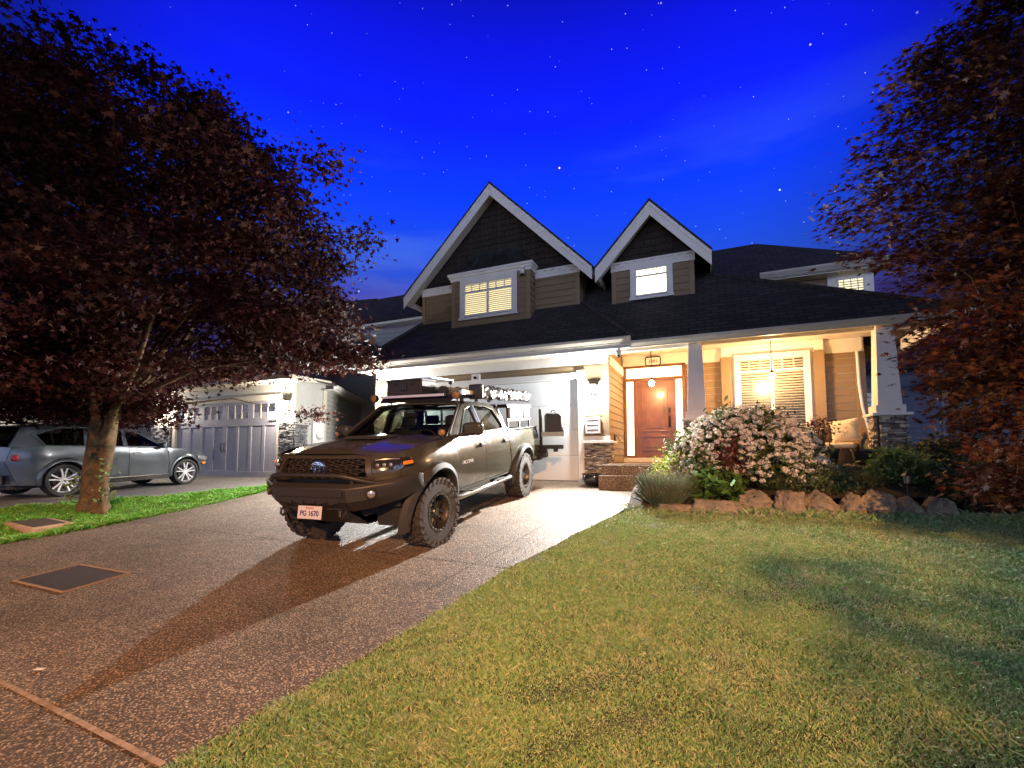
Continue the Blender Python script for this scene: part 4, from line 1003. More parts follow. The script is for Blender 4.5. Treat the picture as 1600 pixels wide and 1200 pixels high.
for s_ in (1, -1):
    f_ = MB().lathe([(.052, -.02), (.055, .02), (.047, .03), (.045, .015)], (.945, s_*.66, .80), 22, Matrix.Rotation(R(s_*32), 3, 'Z') @ Matrix.Rotation(R(88), 3, 'Y')).build('fog_light', M_steel, bp_o, smooth=40)
    MB().lathe([(.044, .012), (.03, .02), (.001, .024)], (.945, s_*.66, .80), 22, Matrix.Rotation(R(s_*32), 3, 'Z') @ Matrix.Rotation(R(88), 3, 'Y')).build('lens', M_lens, f_, smooth=True)
    MB().tube([(1.0, s_*.38, .64), (1.08, s_*.38, .62), (1.09, s_*.38, .57), (1.06, s_*.38, .54), (1.02, s_*.38, .57)], .014, 8).box(.95, 1.0, s_*.38-.02, s_*.38+.02, .56, .66).build('shackle', M_steel, bp_o, smooth=True)
pl = MB().obox((1.065, -.02, .590), (.008, .31, .145), (0, -.18, 0)).build('licence_plate', mat('plate_white', (.50, .47, .46), .4), T, bevel=.004)
MX = Matrix.Translation((1.073, -.02, .578)) @ Matrix.Rotation(-.18, 4, 'Y') @ Matrix(((0, 0, 1, 0), (1, 0, 0, 0), (0, 1, 0, 0), (0, 0, 0, 1)))
MBl = mat('plate_ink', (.03, .04, .14), .5)
text_mesh('plate_number', 'PG 1670', .082, MBl, pl, MX, ext=.001, sx=.84, bold=.002)
MX2 = Matrix.Translation((1.062, -.02, .640)) @ Matrix.Rotation(-.18, 4, 'Y') @ Matrix(((0, 0, 1, 0), (1, 0, 0, 0), (0, 1, 0, 0), (0, 0, 0, 1)))
text_mesh('plate_script', 'Beautiful', .03, mat('plate_red', (.4, .08, .06), .5), pl, MX2, ext=.001)
MB().slab([(1.0, -.38, .62), (1.0, .38, .62), (.55, .34, .36), (.55, -.34, .36)], (0, 0, .012)).slab([(.55, -.34, .36), (.55, .34, .36), (-.3, .34, .36), (-.3, -.34, .36)], (0, 0, .012)).build('skid_plate', M_steel, T)
# chassis, axles, inner arches
mb = MB().box(-4.5, .62, -.50, .50, .50, .64).box(-2.75, .60, -.78, .78, .60, .70).box(-4.55, -2.75, -.70, .70, .72, .80).box(-.55, .60, -.52, .52, .64, 1.18)
mb.tube([(0, -.75, .42), (0, .75, .42)], .06, 10).tube([(WB, -.75, .42), (WB, .75, .42)], .07, 10).ball((WB, 0, .42), .17).ball((0, .1, .45), .14)
for s_ in (1, -1): mb.tube([(.05, s_*.50, .42), (.02, s_*.55, .95)], .055, 8).tube([(.75, s_*.44, .55), (-.4, s_*.44, .52)], .05, 6)
mb.build('chassis', M_dark, T)
mb = MB()
for ax in (0, WB):
    for s_ in (1, -1):
        A = arcpts(ax, AZ, AR+.01, -10, 190, 16)
        for i in range(16): mb.add([(A[i][0], s_*.86, A[i][1]), (A[i+1][0], s_*.86, A[i+1][1]), (A[i+1][0], s_*.45, A[i+1][1]), (A[i][0], s_*.45, A[i][1])], [(0, 1, 2, 3)])
bs(mb, 'wheel_arch_liner', M_dark, T)
for ax, s_ in ((0, 1), (0, -1), (WB, 1), (WB, -1)):
    mb = MB(); n = 22; vs = []
    a0, a1 = (-18, 196) if ax == 0 else (-12, 196)
    for i in range(n+1):
        a = R(a0+(a1-a0)*i/n)
        for rad, dy in ((AR-.035, -.05), (AR-.03, .058), (AR-.01, .075), (AR+.055, .055), (AR+.075, .0)):
            x = ax+rad*cos(a); z = AZ+rad*sin(a); vs.append((x, s_*(ys(min(x, .60), z)+dy), z))
    k = 5; mb.add(vs, [(i*k+j, i*k+j+1, (i+1)*k+j+1, (i+1)*k+j) for i in range(n) for j in range(k-1)])
    mb.build('fender_flare', M_plas, T, smooth=40)
# greenhouse
yg = lambda z: .872-.40*(z-1.30)
ug = [(-.52, 1.30), (-1.30, 1.80), (-1.62, 1.845), (-2.2, 1.84), (-2.60, 1.79), (-2.80, 1.34), (-1.6, 1.335)]
fw = [(-.90, 1.365), (-1.10, 1.545), (-1.33, 1.725), (-1.56, 1.775), (-1.585, 1.365)]
rw = [(-1.70, 1.37), (-1.685, 1.78), (-2.15, 1.775), (-2.44, 1.72), (-2.585, 1.46), (-2.55, 1.39)]
for s_ in (1, -1):
    f2 = lambda x, z, d=0: (x, s_*(yg(z)-d-.05*max(0, (x+1.3)/.8)**1.5), z)
    cs = panel('cab_side', ug, f2, M_paint, T, .08, holes=[fw, rw], inward=(0, -s_, 0), th=.05)
    for nm, win in (('front_side_window', fw), ('rear_side_window', rw)):
        o = panel(nm, win, lambda x, z: f2(x, z, .018), G_auto if nm[0] == 'f' else G_tint, T, .15, inward=(0, -s_, 0), th=.003, smooth=60)
        P = [Vector(f2(x, z, -.003)) for x, z in win]; P.append(P[0]); MB().tube(P, .009, 6, cap=False).build('window_trim', M_chr if s_ == 1 else M_plas, o, smooth=True)
roofv = []; nxr, nyr = 14, 12
edge = [(-1.28, 1.80), (-1.62, 1.845), (-2.2, 1.84), (-2.64, 1.785)]
def roofz(x): return float(np.interp(-x, [-e[0] for e in edge], [e[1] for e in edge]))
mb = MB(); vs = []
for i in range(nxr+1):
    x = -1.26-1.38*i/nxr
    for j in range(nyr+1):
        v = -1+2*j/nyr; z = roofz(x)+.045*(1-abs(v)**2.5); vs.append((x-.05*abs(v)**2*(1-i/nxr)+.03, v*(yg(roofz(x))+.004), z))
w_ = nyr+1
mb.add(vs, [(i*w_+j, (i+1)*w_+j, (i+1)*w_+j+1, i*w_+j+1) for i in range(nxr) for j in range(nyr)]); mb.build('roof', M_paint, T, smooth=60)
def wsf(u, v, d=0):      # windshield surface u -1..1, v 0..1
    x = -.50+(-1.24+.50)*v + .10*(1-u*u)*(1-v*.3); z = 1.325+(1.80-1.325)*v+.03*(1-u*u)*v
    return (x+d*.5, u*(.835+(.655-.835)*v), z+d*.8)
mb = MB(); vs = [wsf(-1+2*j/12, i/6) for i in range(7) for j in range(13)]; mb.add(vs, [(i*13+j, i*13+j+1, (i+1)*13+j+1, (i+1)*13+j) for i in range(6) for j in range(12)])
ws = mb.build('windshield', glass('windshield_glass', (.62, .70, .68), .08), T, smooth=True)
mb = MB()
for L_ in ([(-1, v/6) for v in range(7)], [(1, v/6) for v in range(7)], [(u/6-1, 1) for u in range(13)], [(u/6-1, 0) for u in range(13)]):
    mb.tube([wsf(u, v, .006) for u, v in L_], .022, 6)
mb.build('windshield_frame', M_paint, T, smooth=True)
MB().obox((-.40, 0, 1.315), (.22, 1.50, .02), (0, -.1, 0)).build('cowl', M_plas, T, bevel=.01)
MB().tube([(-.42, .1, 1.335), (-.62, -.45, 1.40)], .008, 5).tube([(-.42, .60, 1.335), (-.60, .12, 1.41)], .008, 5).build('wiper', M_blk, T)
mb = MB().slab([(-2.80, -.80, 1.34), (-2.80, .80, 1.34), (-2.66, .68, 1.76), (-2.66, -.68, 1.76)], (-.012, 0, 0)); mb.build('rear_window', glass('rear_glass', (.75, .8, .78), .05), T)
mb = MB().tube([(-2.81, -.82, 1.34), (-2.65, -.70, 1.79), (-2.65, .70, 1.79), (-2.81, .82, 1.34), (-2.81, -.82, 1.34)], .03, 6).box(-2.82, -2.78, -.84, .84, .7, 1.36); mb.build('cab_back', M_paint, T, smooth=40)
# interior
M_seat = mat('dark_upholstery', (.03, .03, .032), .8)
mb = MB()
for x, ysx, zz in ((-1.35, (-.38, .38), 0), (-2.2, (-.42, .42, 0), .02)):
    for y in ysx:
        mb.obox((x-.18, y, 1.15+zz), (.12, .46 if x > -2 else .40, .62), (0, -.22, 0)); mb.obox((x-.27, y, 1.55+zz), (.09, .24, .16), (0, -.15, 0)); mb.obox((x+.08, y, .90), (.5, .46, .14))
mb.build('seats', M_seat, T, bevel=.03, seg=2, smooth=50)
mb = MB().obox((-.62, 0, 1.23), (.35, 1.5, .14)).tube([(-.78+.05*sin(2*pi*i/20), .38+.17*cos(2*pi*i/20), 1.28+.16*sin(2*pi*i/20)) for i in range(21)], .014, 6, cap=False).obox((-.78, .38, 1.28), (.03, .3, .05)); mb.obox((-1.02, 0, 1.66), (.02, .22, .06))
mb.box(-2.7, -.6, -.78, .78, .70, .73)
mb.build('dashboard', M_seat, T, bevel=.01)
# mirrors, ditch lights
for s_ in (1, -1):
    o = MB().obox((-.86, s_*1.04, 1.43), (.15, .26, .19), (0, 0, s_*.12)).build('side_mirror', M_paint, T, bevel=.05, seg=4, smooth=60)
    MB().tube([(-.80, s_*.84, 1.35), (-.85, s_*.96, 1.36)], .03, 8).obox((-.785, s_*1.04, 1.385), (.02, .2, .025)).build('mirror_arm', M_plas, o, bevel=.005)
def pod(name, x, y, z, r_=.048, rz=0):
    o = MB().lathe([(r_*.7, -.07), (r_, -.05), (r_*1.08, 0), (r_*1.0, .008)], (x, y, z), 20, Matrix.Rotation(rz, 3, 'Z') @ Matrix.Rotation(R(90), 3, 'Y')).tube([(x-.03, y, z-r_), (x-.03, y, z-r_-.05)], .01, 6).build(name, M_steel, T, smooth=40)
    MB().lathe([(r_*.95, .004), (r_*.7, .012), (.001, .016)], (x, y, z), 20, Matrix.Rotation(rz, 3, 'Z') @ Matrix.Rotation(R(90), 3, 'Y')).build('lens', M_amber, o, smooth=True)
pod('ditch_light', -.40, .80, 1.405, .046, .35); pod('ditch_light', -.40, -.80, 1.405, .046, -.35)
# side steps
for s_ in (1, -1):
    MB().tube([(-.50, s_*.86, .50), (-.62, s_*.93, .50), (-2.62, s_*.93, .50), (-2.74, s_*.86, .50)], .036, 12).tube([(-.9, s_*.6, .58), (-.9, s_*.9, .50)], .02, 6).tube([(-2.3, s_*.6, .58), (-2.3, s_*.9, .50)], .02, 6).build('side_step', mat('brushed_bar', (.45, .44, .42), .3, metal=1), T, smooth=True)
    bs(MB().obox((-1.12, s_*.925, .537), (.42, .085, .014)).obox((-2.15, s_*.925, .537), (.42, .085, .014)), 'step_pad', M_plas, T, bevel=.003)
    panel('rocker', [(-.60, .60), (-2.82, .60), (-2.82, .56), (-.58, .56)], lambda x, z: (x, s_*(ys(x, .6)-.01), z), M_plas, T, .2, inward=(0, -s_, 0), th=.2)
for ax, s_ in ((0, 1), (0, -1), (WB, 1), (WB, -1)):
    wheel(T, ax, s_*.815, .42, .285, .235, M_tyre, M_rim, s_, steer=R(-5) if ax == 0 else 0)
# bed, tailgate
MB().box(-4.60, -2.84, -.78, .78, 1.28, 1.33).build('bed_cover', M_steel, T, bevel=.01)
MB().box(-2.74, -4.58, .80, .875, 1.335, 1.36).box(-2.74, -4.58, -.875, -.80, 1.335, 1.36).build('bed_rail_cap', M_plas, T, bevel=.008)
MB().box(-4.62, -4.58, -.82, .82, .78, 1.34).build('tailgate', M_paint, T, bevel=.01)
MB().box(-4.64, -4.50, .80, .86, .90, 1.25).box(-4.64, -4.50, -.86, -.80, .90, 1.25).build('tail_lamp', mat('red_lens', (.4, .02, .02), .2), T, bevel=.01)
MB().box(-4.82, -4.60, -.85, .92, .60, .74).obox((-4.72, .96, .70), (.22, .14, .10)).tube([(-4.6, .80, .62), (-4.35, .72, .50)], .02, 6).build('rear_bumper', M_steel, T, bevel=.015)
# bed rack
mb = MB()
for x in (-2.95, -3.60, -4.25):
    for s_ in (1, -1): mb.obox((x, s_*.80, 1.56), (.05, .03, .46))
    mb.obox((x, 0, 1.80), (.06, 1.64, .04))
for s_ in (1, -1): mb.obox((-3.6, s_*.81, 1.79), (1.45, .04, .06)).obox((-3.6, s_*.81, 1.52), (1.45, .03, .05))
mb.build('bed_rack', M_steel, T, bevel=.004)
mb = MB()
for x in (-3.12, -3.52, -3.95): mb.obox((x, .83, 1.66), (.34, .05, .20))
mb.build('rack_panel', mat('pale_panel', (.42, .42, .40), .5), T, bevel=.02, seg=2)
# roof rack
mb = MB()
for s_ in (1, -1):
    mb.slab([(-1.22, s_*.60, 1.93), (-2.72, s_*.63, 1.93), (-2.72, s_*.63, 1.985), (-1.30, s_*.60, 1.985)], (0, s_*.02, 0))
    for x in (-1.45, -2.0, -2.55): mb.obox((x, s_*.615, 1.895), (.10, .02, .08))
for i in range(7): mb.obox((-1.40-.21*i, 0, 1.965), (.06, 1.22, .025))
rk = mb.build('roof_rack', M_steel, T, bevel=.003)
MB().slab([(-1.13, -.60, 1.855), (-1.13, .60, 1.855), (-1.24, .60, 1.95), (-1.24, -.60, 1.95)], (-.006, 0, 0)).build('wind_fairing', M_steel, rk)
lb = MB().obox((-1.15, -.02, 1.955), (.06, 1.08, .055)).build('light_bar', M_steel, rk, bevel=.006)
mb = MB()
for i in range(36): mb.obox((-1.117, -.02-.50+i*.0286, 1.955), (.006, .024, .036))
mb.build('lens', mat('light_bar_lens', (.75, .66, .62), .25, metal=.3), lb)
pod('rack_pod_light', -1.12, .68, 1.945, .062, .25); pod('rack_pod_light', -1.12, -.68, 1.945, .062, -.15)
MB().tube([(-1.35, -.70, 1.93), (-1.36, -.70, 2.55)], .004, 5).build('whip_antenna', M_blk, T)
MB().tube([(-1.5, .42, 1.97), (-1.5, .42, 2.14)], .005, 5).ball((-1.5, .42, 2.16), .032).build('ball_antenna', M_blk, T, smooth=True)
# loads carried by the truck: each its own thing, placed through the truck's frame
TM = T.matrix_basis.copy()
TM = Matrix.Translation(T.location) @ (Matrix.Rotation(R(-86.4), 4, 'Z') @ Matrix.Rotation(R(5.15), 4, 'Y'))
def on_truck(name, label, cat, p, rz=0):
    o = thing(name, label, cat); q = TM @ Vector(p); o.location = q
    o.rotation_euler = (Matrix.Rotation(R(-86.4), 3, 'Z') @ Matrix.Rotation(R(5.15), 3, 'Y') @ Matrix.Rotation(rz, 3, 'Z')).to_euler(); return o
o = on_truck('storage_case', 'black latched storage case at the front of the pickup roof rack', 'storage case', (-1.55, -.30, 1.985))
MB().obox((0, 0, .12), (.46, .66, .25)).build('case_body', M_plas, o, bevel=.025, seg=3, smooth=50)
MB().obox((0, 0, .245), (.48, .68, .04)).build('lid', M_plas, o, bevel=.012)
MB().obox((.24, .0, .13), (.03, .12, .10)).obox((.245, -.16, .20), (.02, .04, .06)).obox((.245, .16, .20), (.02, .04, .06)).build('latch', M_steel, o, bevel=.005)
o = on_truck('solar_panel', 'flat silver-edged panel lying on top of the roof rack load', 'solar panel', (-1.85, -.12, 2.262))
MB().obox((0, 0, 0), (.75, .52, .022)).build('frame', mat('aluminium', (.6, .6, .6), .3, metal=1), o, bevel=.003)
MB().obox((0, 0, .0125), (.70, .47, .003)).build('cells', mat('solar_cells', (.02, .02, .05), .1), o)
o = on_truck('gear_tube', 'tan capped storage tube strapped along the pickup roof rack', 'storage tube', (-1.95, .25, 2.05))
M_tan = mat('tan_tube', (.32, .24, .10), .3, coat=.4)
MB().lathe([(.070, -.32), (.072, -.30), (.072, .85), (.070, .87)], n=24, M=Matrix.Rotation(R(-90), 3, 'Y')).build('tube', M_tan, o, smooth=40)
MB().lathe([(.04, -.37), (.075, -.36), (.08, -.30), (.08, -.27)], n=24, M=Matrix.Rotation(R(-90), 3, 'Y')).build('end_cap', M_plas, o, smooth=40)
MB().tube([(-.2, .09*cos(2*pi*i/16), .085*sin(2*pi*i/16)) for i in range(17)], .008, 5).tube([(-.6, .09*cos(2*pi*i/16), .085*sin(2*pi*i/16)) for i in range(17)], .008, 5).build('strap', M_blk, o)
o = on_truck('gear_roll', 'dark rolled gear bag lying under the panel on the roof rack', 'gear bag', (-2.15, -.28, 2.06))
MB().lathe([(.02, -.4), (.09, -.39), (.11, -.3), (.105, 0), (.11, .3), (.09, .39), (.02, .4)], n=20, M=Matrix.Rotation(R(90), 3, 'Y')).build('bag', M_plas, o, smooth=60)
MB().lathe([(.113, -.2), (.113, -.17)], n=20, M=Matrix.Rotation(R(90), 3, 'Y')).lathe([(.113, .17), (.113, .2)], n=20, M=Matrix.Rotation(R(90), 3, 'Y')).build('strap', M_blk, o)
# awning in wrinkled foil-like bag
o = on_truck('awning_bag', 'long wrinkled grey awning bag along the side of the pickup roof rack', 'awning', (-1.62, .86, 2.00))
L_ = 2.55; n1, n2 = 90, 20; r = random.Random(3); vs = []
for i in range(n1+1):
    for j in range(n2):
        a = 2*pi*j/n2; rr_ = .098*(1+.13*sin(4*a))+.050*mnoise.noise(Vector((i*.22, cos(a)*1.3, sin(a)*1.3)))+.030*mnoise.noise(Vector((i*.6+9, cos(a)*3, sin(a)*3)))
        vs.append((-L_*i/n1, rr_*cos(a)*1.0, rr_*sin(a)*1.02-.03*sin(pi*i/n1)*0))
MB().add(vs, [(i*n2+j, i*n2+(j+1) % n2, (i+1)*n2+(j+1) % n2, (i+1)*n2+j) for i in range(n1) for j in range(n2)]+[tuple(range(n2)), tuple(range(n1*n2, (n1+1)*n2))]).build('bag', mat('foil_fabric', (.085, .08, .078), .35, metal=.3), o, smooth=45)
MB().obox((.03, 0, 0), (.08, .24, .24)).build('end_plate', M_steel, o, bevel=.03, seg=3, smooth=50)
MB().obox((.30, -.02, -.02), (.48, .05, .07)).build('mounting_rail', mat('aluminium', (.6, .6, .6), .3, metal=1), o, bevel=.008)
# swing-out carrier
o = MB().obox((-4.76, .90, 1.22), (.06, .06, 1.02)).obox((-4.76, .88, .80), (.08, .30, .10)).obox((-4.74, 1.12, .88), (.07, .5, .09)).obox((-4.70, 1.22, .815), (.10, .08, .08)).build('swing_out_arm', M_steel, T, bevel=.01)
MB().box(-5.0, -4.60, .95, 1.43, 1.12, 1.15).box(-5.0, -4.60, .95, .98, 1.15, 1.22).box(-5.0, -4.60, 1.40, 1.43, 1.15, 1.32).box(-5.0, -4.98, .98, 1.40, 1.15, 1.22).box(-4.62, -4.6, .98, 1.40, 1.15, 1.22).build('carrier_tray', mat('pale_panel', (.42, .42, .40), .5), o, bevel=.004)
o = on_truck('gear_bag', 'black packed bag strapped on the swing-out carrier behind the pickup', 'bag', (-4.80, 1.30, 1.15))
MB().obox((0, 0, .25), (.36, .42, .48)).build('bag', mat('black_canvas', (.045, .04, .033), .8, bump=.5, bscale=30), o, bevel=.09, seg=5, smooth=70)
MB().tube([(.0, .215*cos(a), .25+.25*sin(a)) for a in [2*pi*i/24 for i in range(25)]], .01, 5).tube([(.02, -.08, .49), (.02, -.05, .54), (.02, .05, .54), (.02, .08, .49)], .012, 6).tube([(.10, .12, .02), (.185, .12, .1), (.185, .12, .38), (.10, .12, .50)], .012, 5).build('strap', M_blk, o)
# ------------------------------------------------------------------ silver SUV on the neighbour's driveway
S = thing('parked_suv', 'silver-blue compact SUV parked nose-in on the neighbour driveway behind the maple trunk', 'suv', (-13.26, 4.94, -.245), rot=(0, R(-1.8), R(96.6)))
M_silver = mat('steel_blue_paint', (.085, .10, .118), .28, metal=.4, coat=.4, spec=.4)
SW = 2.6; SR = .40; SZ = .36
def sy(x, z):
    y = .895-.16*max(0, z-.72)**2*1.5-.18*max(0, .62-z)**2
    if x > 2.5: y -= .30*((x-2.5)/.95)**2.2
    if x < -.2: y -= .24*((-.2-x)/.75)**2.2
    y -= .010*(1 if .50 < z < .56 else 0)
    y += .014*max(0, 1-abs(z-.93)/.05)
    return y
sb = lambda x: float(np.interp(x, [-.9, -.6, 0, 1.9, 2.2, 2.9, 3.35], [1.02, 1.05, 1.04, .99, .985, .90, .76]))
bodyp = [('rear_quarter', [(-.70, .30), (-.42, .28)] + arcpts(0, SZ, SR, 190, -10, 14) + [(.44, .26), (.52, .55), (.50, 1.04), (-.2, 1.06), (-.78, 1.05), (-.86, .75)]),
         ('rear_door', [(.453, .26), (1.195, .26), (1.20, 1.015), (.512, 1.04), (.532, .55)]),
         ('front_door', [(1.207, .26), (2.10, .26), (2.13, .60), (2.10, .985), (1.212, 1.015)]),
         ('front_fender', [(2.115, .26), (2.19, .26)] + arcpts(SW, SZ, SR, 190, -10, 14) + [(3.04, .28), (3.25, .34), (3.30, .62), (3.22, .80), (2.9, .90), (2.5, .955), (2.112, .985), (2.145, .60)])]
for nm, ol in bodyp:
    for s_ in (1, -1):
        o = panel(nm, ol, lambda x, z: (x, s_*sy(x, z), z), M_silver, S, .1, inward=(0, -s_, 0))
        if 'door' in nm:
            hx = 1.06-.4 if 'rear' in nm else 1.38
            MB().obox((hx, s_*(sy(hx, .86)+.022), .87), (.19, .018, .028)).obox((hx, s_*(sy(hx, .86)+.002), .87), (.13, .012, .05)).build('handle', M_chr, o, bevel=.007)
for s_ in (1, -1):
    MB().obox((1.28, s_*.855, .275), (1.75, .05, .10)).build('sill', M_plas, S, bevel=.01)
    MB().obox((1.28, s_*.888, .335), (1.72, .014, .022)).build('sill_strip', M_chr, S, bevel=.003)
    for ax in (0, SW):
        mb = MB(); n = 18; vs = []
        for i in range(n+1):
            a = R(-12+204*i/n)
            for rad, dy in ((SR-.02, -.04), (SR-.012, .018), (SR+.05, .014), (SR+.062, 0)):
                x = ax+rad*cos(a); z = SZ+rad*sin(a); vs.append((x, s_*(sy(x, z)+dy), z))
        mb.add(vs, [(i*4+j, i*4+j+1, i*4+j+5, i*4+j+4) for i in range(n) for j in range(3)]); mb.build('arch_lip', M_silver, S, smooth=50)
        wheel(S, ax, s_*.765, .352, .235, .262, M_tyret, mat('silver_rim', (.82, .82, .84), .3, metal=.25), s_, 'five', lugs=False)
    sgl = lambda z: .865-.42*(z-1.03)
    f3 = lambda x, z, d=0: (x, s_*(sgl(z)-d-.04*max(0, (x-1.5)/.8)**1.5-.05*max(0, -x/.8)**1.5), z)
    su = [(2.16, .985), (1.55, 1.36), (1.2, 1.46), (.5, 1.52), (-.2, 1.50), (-.62, 1.44), (-.86, 1.05), (0, 1.045), (1.2, 1.0)]
    w1 = [(1.98, 1.035), (1.50, 1.33), (1.20, 1.405), (1.19, 1.045)]; w2 = [(1.10, 1.05), (1.12, 1.415), (.5, 1.455), (.42, 1.07)]; w3 = [(.34, 1.075), (.40, 1.45), (-.05, 1.435), (-.42, 1.30), (-.30, 1.09)]
    panel('cabin_side', su, f3, M_silver, S, .08, holes=[w1, w2, w3], inward=(0, -s_, 0), th=.04)
    for nm, wn in (('front_side_window', w1), ('rear_side_window', w2), ('quarter_window', w3)):
        o = panel(nm, wn, lambda x, z: f3(x, z, .012), G_tint, S, .2, inward=(0, -s_, 0), th=.003)
    P = [Vector(f3(x, z, -.006)) for x, z in [(2.05, 1.02), (1.2, 1.03), (.4, 1.055), (-.34, 1.075), (-.50, 1.30), (-.05, 1.45), (.5, 1.475), (1.2, 1.425), (1.53, 1.35), (2.05, 1.02)]]
    MB().tube(P, .008, 6, cap=False).build('window_trim', M_chr, S, smooth=True)
    MB().tube([f3(1.15, 1.47, .03)]+[Vector(f3(x, 1.56, .05)) for x in (1.05, .5, -.3)]+[f3(-.5, 1.49, .03)], .016, 8).build('roof_rail', M_chr, S, smooth=True)
    o = MB().obox((1.92, s_*.97, 1.05), (.11, .20, .13), (0, 0, s_*.15)).build('side_mirror', M_silver, S, bevel=.035, seg=3, smooth=60)
    MB().tube([(1.95, s_*.84, 1.0), (1.93, s_*.92, 1.02)], .02, 6).build('mirror_arm', M_plas, o)
    MB().obox((3.08, s_*.775, .70), (.42, .10, .12), (0, .12, s_*-.42)).build('headlight', M_lens, S, bevel=.03, seg=3, smooth=50)
    MB().obox((3.13, s_*.81, .565), (.14, .03, .05), (0, 0, s_*-.42)).build('side_marker', mat('orange_lens2', (.8, .25, .04), .2, emit=(1, .35, .05), estr=.25), S, bevel=.01)
    MB().obox((-.72, s_*.72, .84), (.10, .30, .12), (0, 0, s_*.5)).build('tail_lamp', mat('red_lens', (.4, .02, .02), .2), S, bevel=.03, seg=3, smooth=50)
mb = MB(); vs = []
for i in range(15):
    x = 1.52-2.16*i/14
    for j in range(11):
        v = -1+.2*j; z = float(np.interp(x, [-.64, -.2, .5, 1.2, 1.52], [1.43, 1.50, 1.52, 1.46, 1.37]))+.04*(1-abs(v)**2.4); hw = .865-.42*(z-.04*(1-abs(v)**2.4)-1.03)-.02; vs.append((x, v*hw, z))
mb.add(vs, [(i*11+j, (i+1)*11+j, (i+1)*11+j+1, i*11+j+1) for i in range(14) for j in range(10)]); mb.build('roof', M_silver, S, smooth=60)
mb = MB(); vs = []
for i in range(12):
    t = i/11; x0 = 2.10+1.22*t
    for j in range(13):
        v = -1+j/6; z = sb(x0)+.05*(1-abs(v)**2.3)-.04*max(0, t-.85)/.15; vs.append((x0-.26*abs(v)**2.3*t*t+.05*(1-v*v)*(1-t)*-1, v*(sy(min(x0, 3.15), .9)-.01), z))
mb.add(vs, [(i*13+j, (i+1)*13+j, (i+1)*13+j+1, i*13+j+1) for i in range(11) for j in range(12)]); mb.build('hood', M_silver, S, smooth=60)
fs2 = lambda y, z: (3.36-.34*(abs(y)/.8)**2.4-.05*abs(z-.5)**2*4, y, z)
panel('front_bumper', [(-.78, .30), (.78, .30), (.78, .76), (.4, .80), (-.4, .80), (-.78, .76)], fs2, M_silver, S, .1, inward=(-1, 0, 0), holes=[[(-.36, .42), (.36, .42), (.42, .74), (-.42, .74)]])
MB().box(3.22, 3.24, -.45, .45, .38, .78).build('grille', M_plas, S)
fr2 = lambda y, z: (-.90+.24*(abs(y)/.8)**2.4+.10*max(0, z-.8), y, z)
panel('tailgate', [(-.80, .30), (.80, .30), (.80, 1.06), (-.80, 1.06)], fr2, M_silver, S, .1, inward=(1, 0, 0))
MB().obox((-.90, 0, .42), (.10, 1.3, .18)).build('rear_bumper', M_plas, S, bevel=.02)
MB().slab([(-.82, -.72, 1.06), (-.82, .72, 1.06), (-.60, .66, 1.42), (-.60, -.66, 1.42)], (.01, 0, 0)).build('rear_window', G_tint, S)
MB().slab([(2.14, -.74, 1.0), (2.14, .74, 1.0), (1.54, .66, 1.36), (1.54, -.66, 1.36)], (-.01, 0, 0)).build('windshield', G_tint, S)
mb = MB().box(-.75, 3.1, -.62, .62, .22, .5).box(-.35, 2.1, -.7, .7, .5, .95)
for x in (1.2, .25):
    for y in (-.38, .38): mb.obox((x, y, 1.1), (.14, .44, .5), (0, -.2, 0))
mb.build('interior', M_seat, S)
MB().obox((-.92, 0, .86), (.01, .42, .11)).build('licence_plate', MATS['plate_white'], S)

# ------------------------------------------------------------------ plants
def maple_outline(n=5, deep=.38):
    out = []
    for i in range(n):
        a = R(90+(i-(n-1)/2)*(250/(n-1 if n > 1 else 1))); L_ = 1-.18*abs(i-(n-1)/2)/((n-1)/2)*1.4
        out.append((cos(a)*L_, sin(a)*L_))
        if i < n-1: b = a+R(125/(n-1)); out.append((cos(b)*deep, sin(b)*deep))
    out.append((-.10, -.22)); out.append((.10, -.22)) if False else None
    return np.array(out, float)
LEAF5 = maple_outline(5, .36)          # 10 points
LEAF7 = maple_outline(7, .33)          # 14 points
LEAFO = np.array([(0, -1), (.38, -.45), (.42, .2), (0, 1), (-.42, .2), (-.38, -.45)], float)
LEAFQ = np.array([(0, -1), (.45, 0), (0, 1), (-.45, 0)], float)
PETAL = np.array([(-.8, -.8), (.8, -.8), (.9, .8), (-.7, .9)], float)
def leaves(C, N, size, shape, var=.3, spin=True, T=None, droop=None):
    """C centres (n,3), N normals; returns verts, faces"""
    n = len(C); N = N/np.linalg.norm(N, axis=1, keepdims=True)
    if T is None: T = rng.normal(size=(n, 3))
    T = T-N*(T*N).sum(1, keepdims=True); T /= np.linalg.norm(T, axis=1, keepdims=True)+1e-9; B = np.cross(N, T)
    s = size*(1+var*rng.normal(size=(n, 1))).clip(.5, 1.7)
    k = len(shape)
    curl = (np.abs(shape[:, 0])**2)*.35
    V = C[:, None]+s[:, None]*(shape[None, :, 0:1]*B[:, None]+shape[None, :, 1:2]*T[:, None]-curl[None, :, None]*N[:, None])
    return V.reshape(-1, 3), np.arange(n*k).reshape(n, k)
def cloud(clumps, per, spread, flat=.5, tilt=.5):
    """leaf centres in flattened clumps"""
    n = len(clumps)*per; C = np.repeat(clumps, per, 0)
    d = rng.normal(size=(n, 3)); d[:, 2] *= flat; C = C+d*spread
    N = rng.normal(size=(n, 3))*tilt; N[:, 2] += 1
    return C, N
